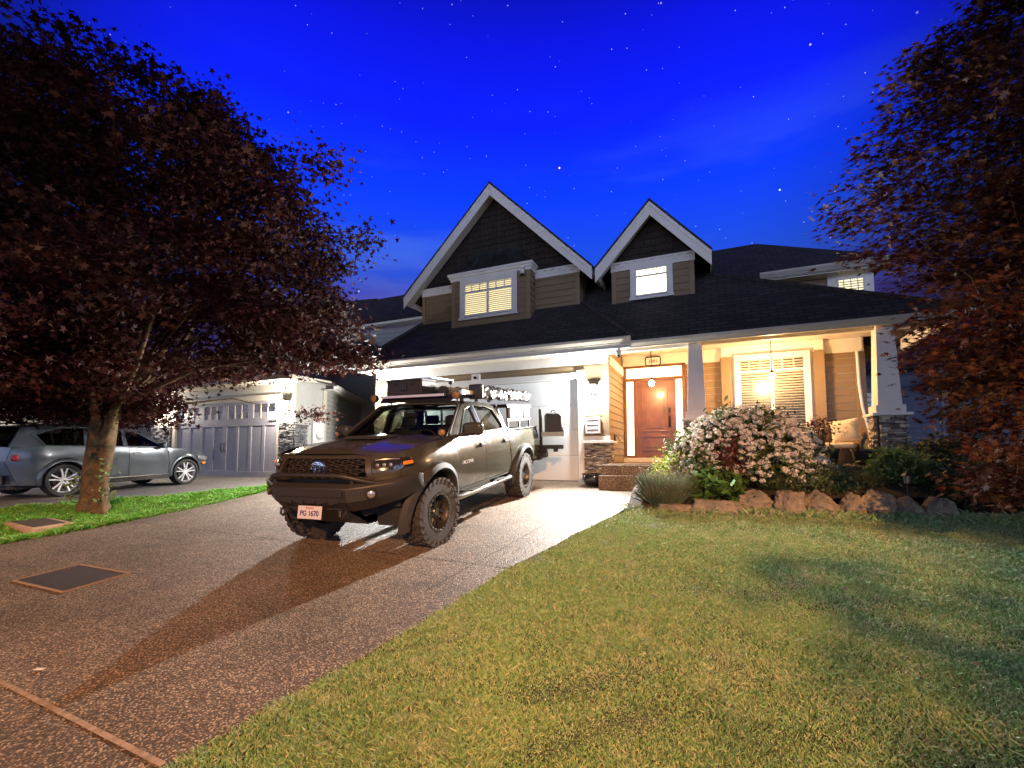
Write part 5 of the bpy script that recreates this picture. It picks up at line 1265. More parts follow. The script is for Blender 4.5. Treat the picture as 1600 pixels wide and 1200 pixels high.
def env_clumps(cx, cy, prof, n, shell=.45, sx=1, sy=1, ang=0, jag=.10, zj=.15):
    """clump centres filling a crown whose radius at height z is prof; denser near the surface"""
    zs = np.array([p[0] for p in prof]); rs = np.array([p[1] for p in prof]); out = []
    while len(out) < n:
        z = rng.uniform(zs[0], zs[-1]); r = np.interp(z, zs, rs)
        if rng.random() > (r/rs.max())**1.3+.06: continue
        th = rng.uniform(0, 2*pi); q = 1-rng.random()**1.7*(1-shell) if rng.random() < .8 else rng.uniform(.1, 1)
        q *= 1+rng.normal()*jag; x, y = r*q*cos(th)*sx, r*q*sin(th)*sy
        out.append((cx+x*cos(ang)-y*sin(ang), cy+x*sin(ang)+y*cos(ang), z+rng.normal()*zj))
    return np.array(out)
def branches(mb, base, top, clumps, n, r0, r1=.012, seedp=0, trunk=None, bend=.5):
    r = random.Random(seedp); idx = list(range(len(clumps))); r.shuffle(idx)
    trunk = trunk or [Vector(base), Vector(top)]
    for i in idx[:n]:
        tgt = Vector(clumps[i]); t = r.uniform(0.25, 1.0); k = t*(len(trunk)-1); a = int(min(k, len(trunk)-2)); s0 = trunk[a].lerp(trunk[a+1], k-a)
        if s0.z > tgt.z-.1: s0 = Vector(trunk[0]).lerp(trunk[1], .9)
        mid = s0.lerp(tgt, .45)+Vector((0, 0, (tgt-s0).length*.10))+Vector((r.uniform(-1, 1), r.uniform(-1, 1), r.uniform(-.5, .5)))*.12*(tgt-s0).length*bend
        q = s0.lerp(mid, .5)+Vector((r.uniform(-1, 1), r.uniform(-1, 1), 0))*.05*(tgt-s0).length
        rr = r0*(tgt-s0).length**.5*(.5+.5*r.random()); mb.tube([s0, q, mid, mid.lerp(tgt, .5)+Vector((0, 0, r.uniform(-.1, .1))), tgt], [rr, rr*.8, rr*.55, rr*.32, r1], 6, cap=False)
M_leafR = mat('maple_leaf', (.050, .010, .010), .7, island=.5, trans=.22, spec=.12, col2=(.034, .011, .007), vscale=1.2)
M_leafR2 = mat('near_maple_leaf', (.075, .019, .012), .6, island=.5, trans=.25, spec=.22, col2=(.048, .021, .009), vscale=1.5)
M_bark = mat('maple_bark', (.14, .082, .042), .9, spec=.1, col2=(.055, .045, .024), vscale=9, bump=1, bscale=14)
def tree_group(name, label, cat, loc): return thing(name, label, cat, loc)
def place(o, root): o.parent = root; o.location = -Vector(root.location); return o
# --- left maple
tx, ty = -10.55, 4.72; tz = g(tx, ty)
ML = thing('maple_tree', 'large dark red maple whose trunk stands in the grass strip left of the driveway', 'tree', (tx, ty, tz))
prof = [(1.15, 3.5), (1.7, 4.2), (2.4, 4.45), (3.3, 4.25), (4.2, 4.35), (5.0, 4.2), (5.8, 3.6), (6.7, 2.8), (7.4, 2.0), (7.9, .9)]
cl = env_clumps(tx, ty, prof, 640, shell=.55, sx=.75, sy=1.0, ang=R(-66), jag=.11)
right = (cl[:, 0]-tx)*.916+(cl[:, 1]-ty)*.4
keep = (cl[:, 2] > 1.30+1.25*sstep(.4, 1.4, right)-.45*sstep(3.4, 4.6, right)); cl = cl[keep]
ex = np.array([(tx+rng.normal()*1.3-.3, ty+rng.normal()*1.0, rng.uniform(1.45, 2.7)) for _ in range(80)]); cl = np.concatenate([cl, ex])
dp = -cl[:, 0]*.4+cl[:, 1]*.916; la = (cl[:, 0]*.916+cl[:, 1]*.4)/dp; cl = cl[(cl[:, 2] > 1.0+.135*dp) | (la < -.76) | (la > -.44)]
C, N_ = cloud(cl, 250, .29, .42, .65); C[:, 2] = np.maximum(C[:, 2], .75)
keepc = np.linalg.norm(C[:, :2], axis=1) > 3.5; C, N_ = C[keepc], N_[keepc]
V, F_ = leaves(C, N_, .066, LEAF5, .3); place(npmesh('crown', V, F_, M_leafR), ML)
trunk = [Vector((tx+.02, ty, tz-.1)), Vector((tx, ty, tz+.25)), Vector((tx+.03, ty, tz+.7)), Vector((tx+.08, ty+.02, tz+1.25)), Vector((tx+.02, ty+.08, tz+1.9)), Vector((tx-.05, ty+.05, 3.2)), Vector((tx+.05, ty, 5.0)), Vector((tx, ty, 7.4))]
mb = MB(); n1 = 22; vs = []; rad = [.27, .185, .205, .21, .20, .16, .10, .03]
for i, (p, r_) in enumerate(zip(trunk, rad)):
    for j in range(n1):
        a = 2*pi*j/n1; k_ = 1+(.20 if i < 2 else .09)*sin(4*a+1)+.05*sin(7*a+i); vs.append(p+Vector((cos(a)*r_*k_, sin(a)*r_*k_, 0)))
mb.add(vs, [(i*n1+j, i*n1+(j+1) % n1, (i+1)*n1+(j+1) % n1, (i+1)*n1+j) for i in range(len(trunk)-1) for j in range(n1)])
for dx, dy, dz in ((-1.9, .2, 2.2), (1.2, .4, 2.3), (-.9, -.9, 3.0), (1.9, -.3, 1.9), (.2, 1.5, 2.4), (-2.4, 1.0, 2.9), (.9, -1.0, 2.6)):
    s0 = trunk[3]+Vector((0, 0, random.uniform(-.1, .5))); mb.tube([s0, s0+Vector((dx*.3, dy*.3, dz*.35)), s0+Vector((dx*.75, dy*.75, dz*.72)), s0+Vector((dx*1.1, dy*1.1, dz*1.2))], [.085, .07, .05, .03], 8, cap=False)
branches(mb, None, None, cl, 75, .020, .005, 4, trunk[3:])
place(mb.build('trunk', M_bark, None, smooth=60), ML)
sh = []
for ox, oy, h_ in ((.28, -.05, .85), (-.3, -.1, .55), (.22, .1, .55), (-.22, -.22, .35)):
    for i in range(46): sh.append((tx+ox+rng.normal()*.09, ty+oy+rng.normal()*.09, tz+.2+rng.random()*h_))
sh = np.array(sh); V, F_ = leaves(sh, rng.normal(size=sh.shape)+[0, 0, .6], .035, LEAFO, .3)
place(npmesh('basal_shoots', V, F_, mat('shoot_leaf', (.14, .20, .06), .5, island=.3, trans=.2)), ML)
# --- right maple, close to the camera
rx, ry = 3.29, 6.45; rz_ = g(rx, ry)
MR = thing('maple_tree', 'near red maple at the right edge with large pointed leaves hanging over the lawn', 'tree', (rx, ry, rz_))
prof = [(.0, .5), (.3, .7), (.6, .95), (.9, .9), (1.3, .9), (1.65, 1.1), (1.9, 1.2), (2.2, 1.1), (2.55, 1.05), (2.8, 1.3), (3.2, 1.65), (3.7, 1.7), (4.1, 1.5), (4.5, 1.35), (5.0, 1.0), (5.6, .5)]
cl = env_clumps(rx, ry, prof, 560, shell=.42, sx=1.0, sy=.85, ang=R(23.6), jag=.08, zj=.08)
C, N_ = cloud(cl, 100, .15, .5, .45); N_ += np.array([-.1, -.45, 0])
# leaves point outwards and hang
T_ = C-np.array([rx, ry, 0]); T_[:, 2] = -.5*np.linalg.norm(T_[:, :2], axis=1); T_ += rng.normal(size=T_.shape)*.38
V, F_ = leaves(C, N_, .050, LEAF7*[.80, 1.25], .32, T=T_); place(npmesh('crown', V, F_, M_leafR2), MR)
mb = MB(); tr = [Vector((rx, ry, rz_-.1)), Vector((rx+.04, ry, rz_+.8)), Vector((rx-.03, ry+.05, 1.6)), Vector((rx, ry, 3.0)), Vector((rx, ry, 4.6))]
mb.tube(tr, [.17, .13, .11, .07, .02], 12); branches(mb, None, None, cl, 70, .013, .004, 9, tr[1:]); place(mb.build('trunk', M_bark, None, smooth=60), MR)

# --- shrubs
def shrub(name, label, cat, c, rad, h, nc, per, size, shape, m, spread=.12, flat=.8, tilt=.8, group=None, z0=None, stem=True, lift=.25):
    cx, cy = c; z0 = bedz(cx, cy) if z0 is None else z0; t = thing(name, label, cat, (cx, cy, z0), group=group)
    u = rng.normal(size=(nc, 3)); u /= np.linalg.norm(u, axis=1, keepdims=True); u[:, 2] = np.abs(u[:, 2])*1.0
    q = rng.uniform(.45, 1.0, (nc, 1))**.6*(1+.10*rng.normal(size=(nc, 1))); P = u*q*[rad[0], rad[1], h*(1-lift)]+[0, 0, h*lift*.8]
    P = P+[cx, cy, z0]; C, N_ = cloud(P, per, spread, flat, tilt); C[:, 2] = np.maximum(C[:, 2], z0+.01)
    V, F_ = leaves(C, N_, size, shape, .3); place(npmesh('foliage', V, F_, m), t)
    if stem:
        mb = MB(); r = random.Random(nc)
        for i in range(0, nc, max(1, nc//26)): p = Vector(P[i]); b = Vector((cx+r.uniform(-.1, .1), cy+r.uniform(-.1, .1), z0-.03)); mb.tube([b, b.lerp(p, .5)+Vector((r.uniform(-.05, .05), 0, .05)), p], [.014, .009, .004], 5, cap=False)
        place(mb.build('stems', mat('shrub_stem', (.12, .085, .05), .8), None), t)
    return t, P
def blades(name, label, cat, c, rad, h, n, w, m, lean=.5, group=None, z0=None, flowers=None, kind=None, bend=.3):
    cx, cy = c; z0 = bedz(cx, cy) if z0 is None else z0; t = thing(name, label, cat, (cx, cy, z0), group=group)
    a = rng.uniform(0, 2*pi, n); q = np.sqrt(rng.random(n)); bx = cx+rad[0]*.45*q*np.cos(a); by = cy+rad[1]*.45*q*np.sin(a)
    L_ = h*rng.uniform(.35, 1.15, n); dx = rad[0]*lean*q*np.cos(a)+rng.normal(size=n)*.06; dy = rad[1]*lean*q*np.sin(a)+rng.normal(size=n)*.06
    ph = rng.uniform(0, 2*pi, n); wx, wy = np.cos(ph)*w, np.sin(ph)*w; V = np.zeros((n, 5, 3))
    for k, (ts, ww) in enumerate(((0, 1), (0, -1), (.55, -.8), (1, 0), (.55, .8))):
        V[:, k, 0] = bx+dx*ts**(1+bend)+wx*ww; V[:, k, 1] = by+dy*ts**(1+bend)+wy*ww; V[:, k, 2] = z0+L_*ts*(1-.12*ts)
    place(npmesh('foliage', V.reshape(-1, 3), np.arange(n*5).reshape(n, 5), m), t)
    if flowers:
        k = rng.choice(n, flowers[0]); tip = V[k, 3]; C = np.repeat(tip, 5, 0)+rng.normal(size=(len(k)*5, 3))*[.008, .008, .03]
        V2, F2 = leaves(C, rng.normal(size=C.shape), flowers[1], LEAFQ, .3); place(npmesh('flower_spikes', V2, F2, flowers[2]), t)
    return t
M_gleaf = mat('shrub_leaf', (.085, .12, .040), .6, spec=.12, island=.4, trans=.2)
M_lime = mat('lime_leaf', (.30, .36, .07), .5, island=.3, trans=.3)
M_dleaf = mat('dark_leaf', (.035, .055, .022), .45, island=.4, trans=.15)
M_hosta = mat('glossy_leaf', (.085, .16, .035), .55, spec=.15, island=.35, trans=.2)
M_redl = mat('burgundy_leaf', (.13, .02, .025), .4, island=.4, trans=.2)
M_grey = mat('lavender_leaf', (.13, .16, .10), .8, spec=.1, island=.3, trans=.15)
M_rose = mat('needle_leaf', (.09, .13, .05), .6, island=.35, trans=.15)
M_flw = mat('white_blossom', (.86, .82, .74), .6, island=.12, trans=.25)
VB, P = shrub('flowering_viburnum', 'big rounded shrub covered in white blossom clusters in front of the porch', 'flowering shrub', (.50, 9.0), (1.18, .75), 1.40, 420, 46, .038, LEAFO, M_gleaf, spread=.11, z0=.02)
i = rng.choice(len(P), 420); hc = P[i]+rng.normal(size=(420, 3))*.09; extra = P[rng.choice(len(P), 260)]
u = rng.normal(size=(640, 3)); u /= np.linalg.norm(u, axis=1, keepdims=True); u[:, 1] = -np.abs(u[:, 1]); u[:, 2] = np.where(u[:, 2] < -.1, -u[:, 2], u[:, 2])
hc2 = np.array([.50, 9.0, .02+1.40*.2])+u*[1.22, .80, 1.40*.82]*rng.uniform(.9, 1.05, (640, 1)); hc = np.concatenate([hc, hc2])
Cf = np.repeat(hc, 34, 0); d = rng.normal(size=Cf.shape); d /= np.linalg.norm(d, axis=1, keepdims=True); Cf = Cf+d*[.048, .048, .034]
V, F_ = leaves(Cf, d+rng.normal(size=d.shape)*.3, .0125, PETAL, .3); place(npmesh('blossom', V, F_, M_flw), VB)
low = shrub('flowering_shrub', 'low spreading cream blossom shrub right of the big white shrub', 'flowering shrub', (1.50, 9.15), (.40, .35), .55, 80, 34, .034, LEAFO, M_gleaf, spread=.09, z0=.12)
hc = low[1][rng.choice(80, 70)]; u = rng.normal(size=(120, 3)); u /= np.linalg.norm(u, axis=1, keepdims=True); u[:, 1] = -abs(u[:, 1]); u[:, 2] = abs(u[:, 2]); hc = np.concatenate([hc, np.array([1.50, 9.15, .25])+u*[.44, .38, .40]])
Cf = np.repeat(hc, 40, 0); d = rng.normal(size=Cf.shape); d /= np.linalg.norm(d, axis=1, keepdims=True); Cf = Cf+d*[.05, .05, .038]
V, F_ = leaves(Cf, d, .010, PETAL, .3); place(npmesh('blossom', V, F_, M_flw), low[0])
shrub('burgundy_shrub', 'burgundy leaved shrub growing through the middle of the white blossom', 'shrub', (.28, 8.32), (.26, .16), .85, 46, 26, .028, LEAFO, M_redl, spread=.07, z0=.12)
shrub('burgundy_shrub', 'thin burgundy leaved shrub poking up below the porch window', 'shrub', (1.78, 9.62), (.22, .16), 1.28, 24, 13, .028, LEAFO, M_redl, spread=.08, z0=.2, lift=.75)
shrub('lime_shrub', 'bright lime green shrub beside the porch steps', 'shrub', (-.55, 8.95), (.50, .38), .72, 90, 40, .028, LEAFO, M_lime, spread=.08, z0=.02)
shrub('broadleaf_plant', 'glossy broad leaved plant between the lavender and the boulders', 'plant', (.02, 8.10), (.46, .30), .42, 60, 20, .075, LEAFO, M_hosta, spread=.09, stem=False, z0=-.08)
blades('lavender_bush', 'grey green lavender bush where the lawn meets the driveway edge', 'lavender', (-.72, 7.92), (.50, .42), .62, 4600, .0030, M_grey, lean=.62, z0=-.22, flowers=(420, .012, mat('lavender_flower', (.24, .17, .16), .7, island=.3)), group=None)
blades('rosemary_bush', 'small needle leaved bush behind the second boulder', 'bush', (.98, 8.62), (.36, .28), .42, 2200, .005, M_rose, lean=.8, z0=.0)
shrub('rosemary_bush', 'wide dark needle leaved bush below the porch left of the dry grasses', 'bush', (1.50, 8.72), (.55, .38), .50, 110, 60, .026, LEAFQ, M_rose, spread=.09, tilt=1.2, z0=.0)
blades('ornamental_grass', 'thin dry ornamental grass under the armchair end of the porch', 'grass clump', (2.15, 9.15), (.55, .35), .42, 1500, .004, mat('dry_grass', (.16, .15, .06), .8, island=.3, trans=.2), lean=.7, z0=.0)
shrub('leafy_shrub', 'green leafy shrub against the stone foot of the right porch column', 'shrub', (2.75, 9.25), (.42, .36), .78, 110, 26, .038, LEAFO, mat('leafy_green', (.16, .23, .08), .6, spec=.12, island=.35, trans=.2), spread=.09, z0=.0)
shrub('dark_hedge', 'very dark evergreen shrub between the right column and the maple', 'shrub', (3.75, 9.6), (.75, .55), 1.15, 190, 46, .030, LEAFO, M_dleaf, spread=.12, z0=-.1)
shrub('dark_hedge', 'dark low evergreen shrub under the hanging maple leaves', 'shrub', (3.45, 8.75), (.50, .40), .70, 120, 46, .028, LEAFO, M_dleaf, spread=.10, z0=-.1)
shrub('olive_shrub', 'yellowish green shrub just right of the stone column base', 'shrub', (3.75, 10.6), (.45, .4), 1.05, 90, 40, .03, LEAFO, mat('olive_leaf', (.16, .15, .035), .5, island=.3, trans=.2), spread=.1, z0=.0)

# ------------------------------------------------------------------ boulders
M_bould = mat('sandstone_boulder', (.34, .28, .20), .9, col2=(.16, .145, .12), vscale=4, bump=1, bscale=22)
def boulder(x0, x1, y, ztop, label, seed, shape='round'):
    r = random.Random(seed); cx = (x0+x1)/2; z0 = g(cx, y)-.10; h = ztop-z0; t = bmesh.new(); bmesh.ops.create_icosphere(t, subdivisions=6, radius=1)
    pl_ = []
    for k in range(13):
        n = Vector((r.uniform(-1, 1), r.uniform(-1, 1), r.uniform(-.5, 1))).normalized(); pl_.append((n, r.uniform(.60, .86)))
    if shape == 'block': pl_ = [(Vector((0, 0, 1)), .55), (Vector((0, -1, .1)).normalized(), .62), (Vector((1, -.1, 0)).normalized(), .72), (Vector((-1, 0, 0.1)).normalized(), .72), (Vector((.1, 1, 0)).normalized(), .7)]+pl_[:4]
    if shape == 'wedge': pl_ = [(Vector((.7, -.3, .65)).normalized(), .42), (Vector((-.6, -.2, .8)).normalized(), .62)]+pl_[:6]
    from mathutils import noise
    for v in t.verts:
        p = v.co.copy()
        for n, d in pl_:
            e = p.dot(n)-d
            if e > 0: p -= n*e*.93
        p += p.normalized()*(noise.fractal(p*2.0+Vector((seed, 0, 0)), .8, 2.1, 8)*.15-abs(noise.noise(p*3.3+Vector((0, seed, 0))))*.16)
        v.co = p
    mn = Vector([min(v.co[i] for v in t.verts) for i in range(3)]); mx = Vector([max(v.co[i] for v in t.verts) for i in range(3)])
    for v in t.verts: v.co = Vector(((v.co.x-(mn.x+mx.x)/2)/(mx.x-mn.x)*(x1-x0), (v.co.y-(mn.y+mx.y)/2)/(mx.y-mn.y)*.42, (v.co.z-mn.z)/(mx.z-mn.z)*h))
    me = bpy.data.meshes.new('boulder'); t.to_mesh(me); t.free(); me.materials.append(M_bould)
    for p_ in me.polygons: p_.use_smooth = True
    o = bpy.data.objects.new('boulder', me); COL.objects.link(o); o.location = (cx, y, z0); o.rotation_euler = (0, 0, r.uniform(-.15, .15)); tag(o, label, 'boulder', 'boulders edging the planting bed')
for a in ((-.86, -.25, 7.75, -.13, 'low sunken stone at the left end of the boulder row', 1, 'block'), (-.34, .42, 7.72, -.04, 'flat topped rectangular stone beside the lavender', 2, 'block'),
          (.30, .94, 7.95, .11, 'brown rounded boulder behind the flat topped stone', 3, 'round'), (.82, 1.24, 7.86, .12, 'upright square faced tan boulder, third of the row', 4, 'block'),
          (1.20, 1.74, 8.0, .13, 'sloping wedge shaped boulder right of the square tan one', 5, 'wedge'), (1.66, 2.02, 8.08, .10, 'small dark boulder in the middle of the row', 6, 'round'),
          (1.92, 2.40, 8.12, .15, 'large smooth domed boulder in the right half of the row', 7, 'round'), (2.34, 2.72, 8.12, .06, 'tan split boulder between the domed one and the end one', 8, 'wedge'),
          (2.68, 3.04, 8.15, .06, 'tan leaning boulder at the right end of the row', 9, 'block')): boulder(*a)

# ------------------------------------------------------------------ small things
def path_light(x, y, z, label):
    t = thing('path_light', label, 'path light', (x, y, z), group='black garden path lights')
    MB().tube([(0, 0, -.05), (0, 0, .22)], .008, 6).build('stake', M_blk, t)
    MB().lathe([(.03, .22), (.035, .225), (.045, .33), (.04, .335)], n=6).build('lantern_glass', mat('dull_glass', (.25, .24, .2), .2), t)
    mb = MB()
    for i in range(6): a = 2*pi*i/6; mb.tube([(.036*cos(a), .036*sin(a), .22), (.047*cos(a), .047*sin(a), .335)], .004, 4)
    mb.lathe([(.07, .335), (.055, .35), (.015, .385), (.003, .40)], n=6).lathe([(.04, .215), (.04, .225)], n=6).build('frame', M_blk, t)
path_light(2.60, 8.42, .0, 'small black lantern light behind the boulders at the right'); path_light(-.88, 9.35, .0, 'small black lantern light by the porch steps')
t = thing('bowl_planter', 'glossy black bowl planter at the foot of the stone base', 'planter', (-2.38, 9.92, g(-2.38, 9.92)))
M_glaze = mat('black_glaze', (.012, .012, .016), .12, coat=.5)
MB().lathe([(.15, 0), (.17, .02), (.235, .12), (.25, .20), (.235, .235), (.265, .25), (.27, .27), (.24, .272), (.225, .24), (.001, .225)], n=36).build('bowl', M_glaze, t, smooth=40)
MB().lathe([(.001, .236), (.222, .234)], n=24, cap=False).build('soil', M_soil, t)
for x, y, rr_, lb in ((2.02, 10.12, .15, 'black tapered pot on the porch edge left of the armchair front'), (2.53, 10.12, .19, 'wider black tapered pot on the porch edge beside the right column')):
    t = thing('black_pot', lb, 'pot', (x, y, .44), group='black pots along the porch edge')
    MB().lathe([(rr_*.72, 0), (rr_*.75, .01), (rr_*.95, .26), (rr_*1.05, .265), (rr_*1.05, .30), (rr_*.95, .30), (rr_*.9, .25), (.001, .24)], n=32).build('pot', mat('black_pot_resin', (.012, .012, .014), .35), t, smooth=40)
    MB().lathe([(.001, .255), (rr_*.9, .253)], n=20, cap=False).build('soil', M_soil, t)
# wicker armchair
CH = thing('wicker_armchair', 'tan wicker tub armchair with a cream seat cushion on the porch', 'armchair', (2.43, 11.25, .44), R(-20))
def wick(t, b, geo, c):
    wv = t.node('ShaderNodeTexWave', Vector=geo, Scale=38, Distortion=1.5); wv.bands_direction = 'Z'
    w2 = t.node('ShaderNodeTexWave', Vector=geo, Scale=30, Distortion=1.5); w2.bands_direction = 'X'
    f = t.math('MULTIPLY', wv.outputs['Fac'], w2.outputs['Fac']); t.set(b.inputs['Base Color'], t.mix(f, (.12, .075, .035), (.40, .27, .14)))
    bp = t.node('ShaderNodeBump', Strength=.8, Distance=.01, Height=f); t.l.new(bp.outputs[0], b.inputs['Normal'])
M_wick = mat('wicker', (.3, .2, .1), .7, hook=wick)
n1 = 40; vs = []
for i in range(n1+1):
    a = R(-28+236*i/n1); bk = sin(max(0, min(pi, (a+.1)))) ; hh = .42+.36*max(0, sin(a))**1.5+.16
    for (r_, z) in ((.30, .02), (.33, .25), (.36, hh-.06), (.41, hh), (.43, hh-.05), (.38, hh-.12), (.37, .25), (.33, .02)):
        vs.append((r_*cos(a)*1.05, r_*sin(a), z))
MB().add(vs, [(i*8+j, i*8+(j+1) % 8, (i+1)*8+(j+1) % 8, (i+1)*8+j) for i in range(n1) for j in range(8)]+[tuple(range(8)), tuple(range(n1*8, n1*8+8))]).build('shell', M_wick, CH, smooth=50)
MB().lathe([(.30, .02), (.33, .30), (.30, .32)], n=30).build('base', M_wick, CH, smooth=50)
M_cush = mat('cream_cushion', (.62, .52, .36), .85, bump=.3, bscale=60)
MB().obox((0, -.06, .38), (.58, .58, .12)).build('seat_cushion', M_cush, CH, bevel=.05, seg=4, smooth=60)
PL = thing('throw_pillow', 'cream square pillow with a leaf print leaning in the wicker armchair', 'pillow', (2.50, 11.10, .92), rot=(R(-18), R(-8), R(-22)))
vs = []; n1 = 14
for s_ in (1, -1):
    for i in range(n1+1):
        for j in range(n1+1):
            u, v = -1+2*i/n1, -1+2*j/n1; th = .075*((1-abs(u)**3)*(1-abs(v)**3))**.6; k_ = 1-.06*(1-abs(u*v)); vs.append((u*.24*k_, -s_*th, .22+v*.24*k_))
w_ = n1+1; fs = [(i*w_+j, (i+1)*w_+j, (i+1)*w_+j+1, i*w_+j+1) for i in range(n1) for j in range(n1)]; o_ = w_*w_
MB().add(vs, fs+[tuple(q+o_ for q in f)[::-1] for f in fs]).build('pillow_body', M_cush, PL, smooth=60)
mb = MB(); r = random.Random(2)
for k in range(14):
    x, z, a = r.uniform(-.16, .16), .22+r.uniform(-.16, .16), r.uniform(0, pi); y = -.080*((1-abs(x/.24)**3)*(1-abs((z-.22)/.24)**3))**.6-.002
    mb.poly([(x+.035*cos(a)*c1-.009*sin(a)*s1, y, z+.035*sin(a)*c1+.009*cos(a)*s1) for c1, s1 in ((-1, 0), (0, -1), (1, 0), (0, 1))])
mb.build('leaf_print', mat('print_green', (.25, .24, .12), .8), PL)
# utility lids
t = thing('utility_cover', 'rectangular dark steel utility lid set in the driveway at lower left', 'utility cover', (-6.42, 2.72, g(-6.42, 2.72)), rot=(R(5.15), 0, 0))
mb = MB()
mb.box(-.52, .52, -.29, -.27, -.02, .012).box(-.52, .52, .27, .29, -.02, .012).box(-.52, -.50, -.27, .27, -.02, .012).box(.50, .52, -.27, .27, -.02, .012); mb.build('frame', mat('rusty_edge', (.36, .24, .15), .6, metal=.3), t)
mb = MB().box(-.50, .50, -.27, .27, -.02, .004)
for i in range(40):
    for j in range(21): mb.obox((-.485+.0249*i, -.25+.025*j, .005), (.016, .005, .004), (0, 0, .78 if (i+j) % 2 else -.78))
mb.build('tread_plate', mat('tread_steel', (.10, .10, .11), .42, metal=.7), t)
t = thing('meter_box', 'low concrete meter box with a dark lid sunk in the grass strip', 'meter box', (-10.15, 3.82, g(-10.15, 3.82)+.03), rot=(R(3), R(4), .05))
MB().box(-.42, .42, -.27, .27, -.2, .07).build('box', mat('box_concrete', (.38, .26, .16), .8, var=.2, vscale=8, bump=.5), t, bevel=.02, seg=3)
MB().box(-.34, .34, -.19, .19, .07, .078).build('lid', mat('lid_brown', (.07, .05, .04), .7), t)
o = MB().obox((0, 0, .004), (.06, .03, .002), (0, 0, .4)).build('paper_scrap', M_wht, None); o.location = (-4.15, 1.62, g(-4.15, 1.62)+.004); tag(o, 'tiny white paper scrap on the driveway near the lower left', 'litter')

# ------------------------------------------------------------------ grass
def inpoly(x, y, P):
    c = np.zeros(len(x), bool); j = len(P)-1
    for i in range(len(P)):
        a, b = P[i], P[j]; m = ((a[1] > y) != (b[1] > y)) & (x < (b[0]-a[0])*(y-a[1])/(b[1]-a[1]+1e-12)+a[0]); c ^= m; j = i
    return c
def grass(name, label, poly, bbox, dens, m, h=.022, near=0):
    x0, x1, y0, y1 = bbox; XS = []; YS = []
    for dlo, dhi, dd in dens:
        n = int((x1-x0)*(y1-y0)*dd); x = rng.uniform(x0, x1, n); y = rng.uniform(y0, y1, n); d = np.hypot(x, y)
        fw_ = -x*.4+y*.916; lt = x*.916+y*.4
        k = (d >= dlo) & (d < dhi) & (fw_ > .5) & (np.abs(lt) < fw_*1.9+1.2); x, y = x[k], y[k]; k = inpoly(x+rng.normal(size=len(x))*.022, y+rng.normal(size=len(x))*.022, poly); XS.append(x[k]); YS.append(y[k])
    x = np.concatenate(XS); y = np.concatenate(YS); n = len(x); d = np.hypot(x, y)
    tuft = np.sin(x*5.1+2*np.sin(y*3.7))*np.sin(y*6.3+1.5*np.sin(x*4.9)); big = np.sin(x*1.7+y*.9)*np.sin(y*1.9-x*.6)
    L_ = h*rng.uniform(.45, 1.35, n)*(1+.45*tuft+.25*big); a = rng.uniform(0, 2*pi, n); w_ = (.0014+.0005*d)*rng.uniform(.7, 1.3, n)
    ln = rng.normal(size=(n, 2))*.75; z = gz(x, y); V = np.zeros((n, 4, 3)); ca, sa = np.cos(a)*w_, np.sin(a)*w_
    for k, (t_, s_) in enumerate(((0, -1), (0, 1), (1, 0), (.55, -.9))):
        V[:, k, 0] = x+ca*s_+ln[:, 0]*L_*t_**1.5; V[:, k, 1] = y+sa*s_+ln[:, 1]*L_*t_**1.5; V[:, k, 2] = z-.008+L_*t_
    o = npmesh(name, V.reshape(-1, 3), np.arange(n*4).reshape(n, 4), m); tag(o, label, 'grass', kind='stuff'); print(name, n); return o
def ghook(t, b, geo, c):
    ri = t.node('ShaderNodeNewGeometry').outputs['Random Per Island']
    n1 = t.node('ShaderNodeTexNoise', Vector=geo, Scale=1.1, Detail=3); n2 = t.node('ShaderNodeTexNoise', Vector=geo, Scale=7, Detail=3)
    gcol = t.ramp(ri, [(0, (.12, .23, .09)), (.5, (.22, .41, .17)), (.78, (.34, .48, .24)), (.88, (.46, .49, .32)), (1, (.60, .58, .42))])
    f = t.math('MULTIPLY', t.maprange(n2.outputs['Fac'], .42, .68, 0, 1), t.maprange(n1.outputs['Fac'], .4, .62, .1, .75))
    t.set(b.inputs['Base Color'], t.mix(f, gcol, t.mix(.5, gcol, (.54, .54, .38))))
M_grass = mat('lawn_grass', (.1, .15, .03), .7, trans=0, spec=.08, hook=ghook)
def vhook(t, b, geo, c):
    ri = t.node('ShaderNodeNewGeometry').outputs['Random Per Island']
    t.set(b.inputs['Base Color'], t.ramp(ri, [(0, (.08, .27, .03)), (.6, (.14, .42, .05)), (.9, (.26, .48, .10)), (1, (.45, .48, .2))]))
M_grass2 = mat('verge_grass', (.08, .2, .02), .6, spec=.3, hook=vhook)
grass('lawn_grass', 'short patchy green and straw coloured lawn right of the driveway', LAWN, (-2.6, 9, .5, 8.4), ((0, 2.6, 40000), (2.6, 4.2, 26000), (4.2, 6.5, 14000), (6.5, 14, 8000)), M_grass)
grass('verge_grass', 'bright green grass strip between the two driveways', VERGE, (-11.4, -9.2, 2.0, 8.6), ((0, 20, 9000),), M_grass2, h=.06)
grass('bed_edge_grass', 'ragged longer grass growing against the boulders', [(-1.3, 7.4), (9, 7.9), (9, 8.35), (3, 8.1), (1, 7.85), (-.6, 7.75), (-1.3, 7.9)], (-1.4, 5, 7.3, 8.4), ((0, 20, 2200),), M_grass, h=.075)

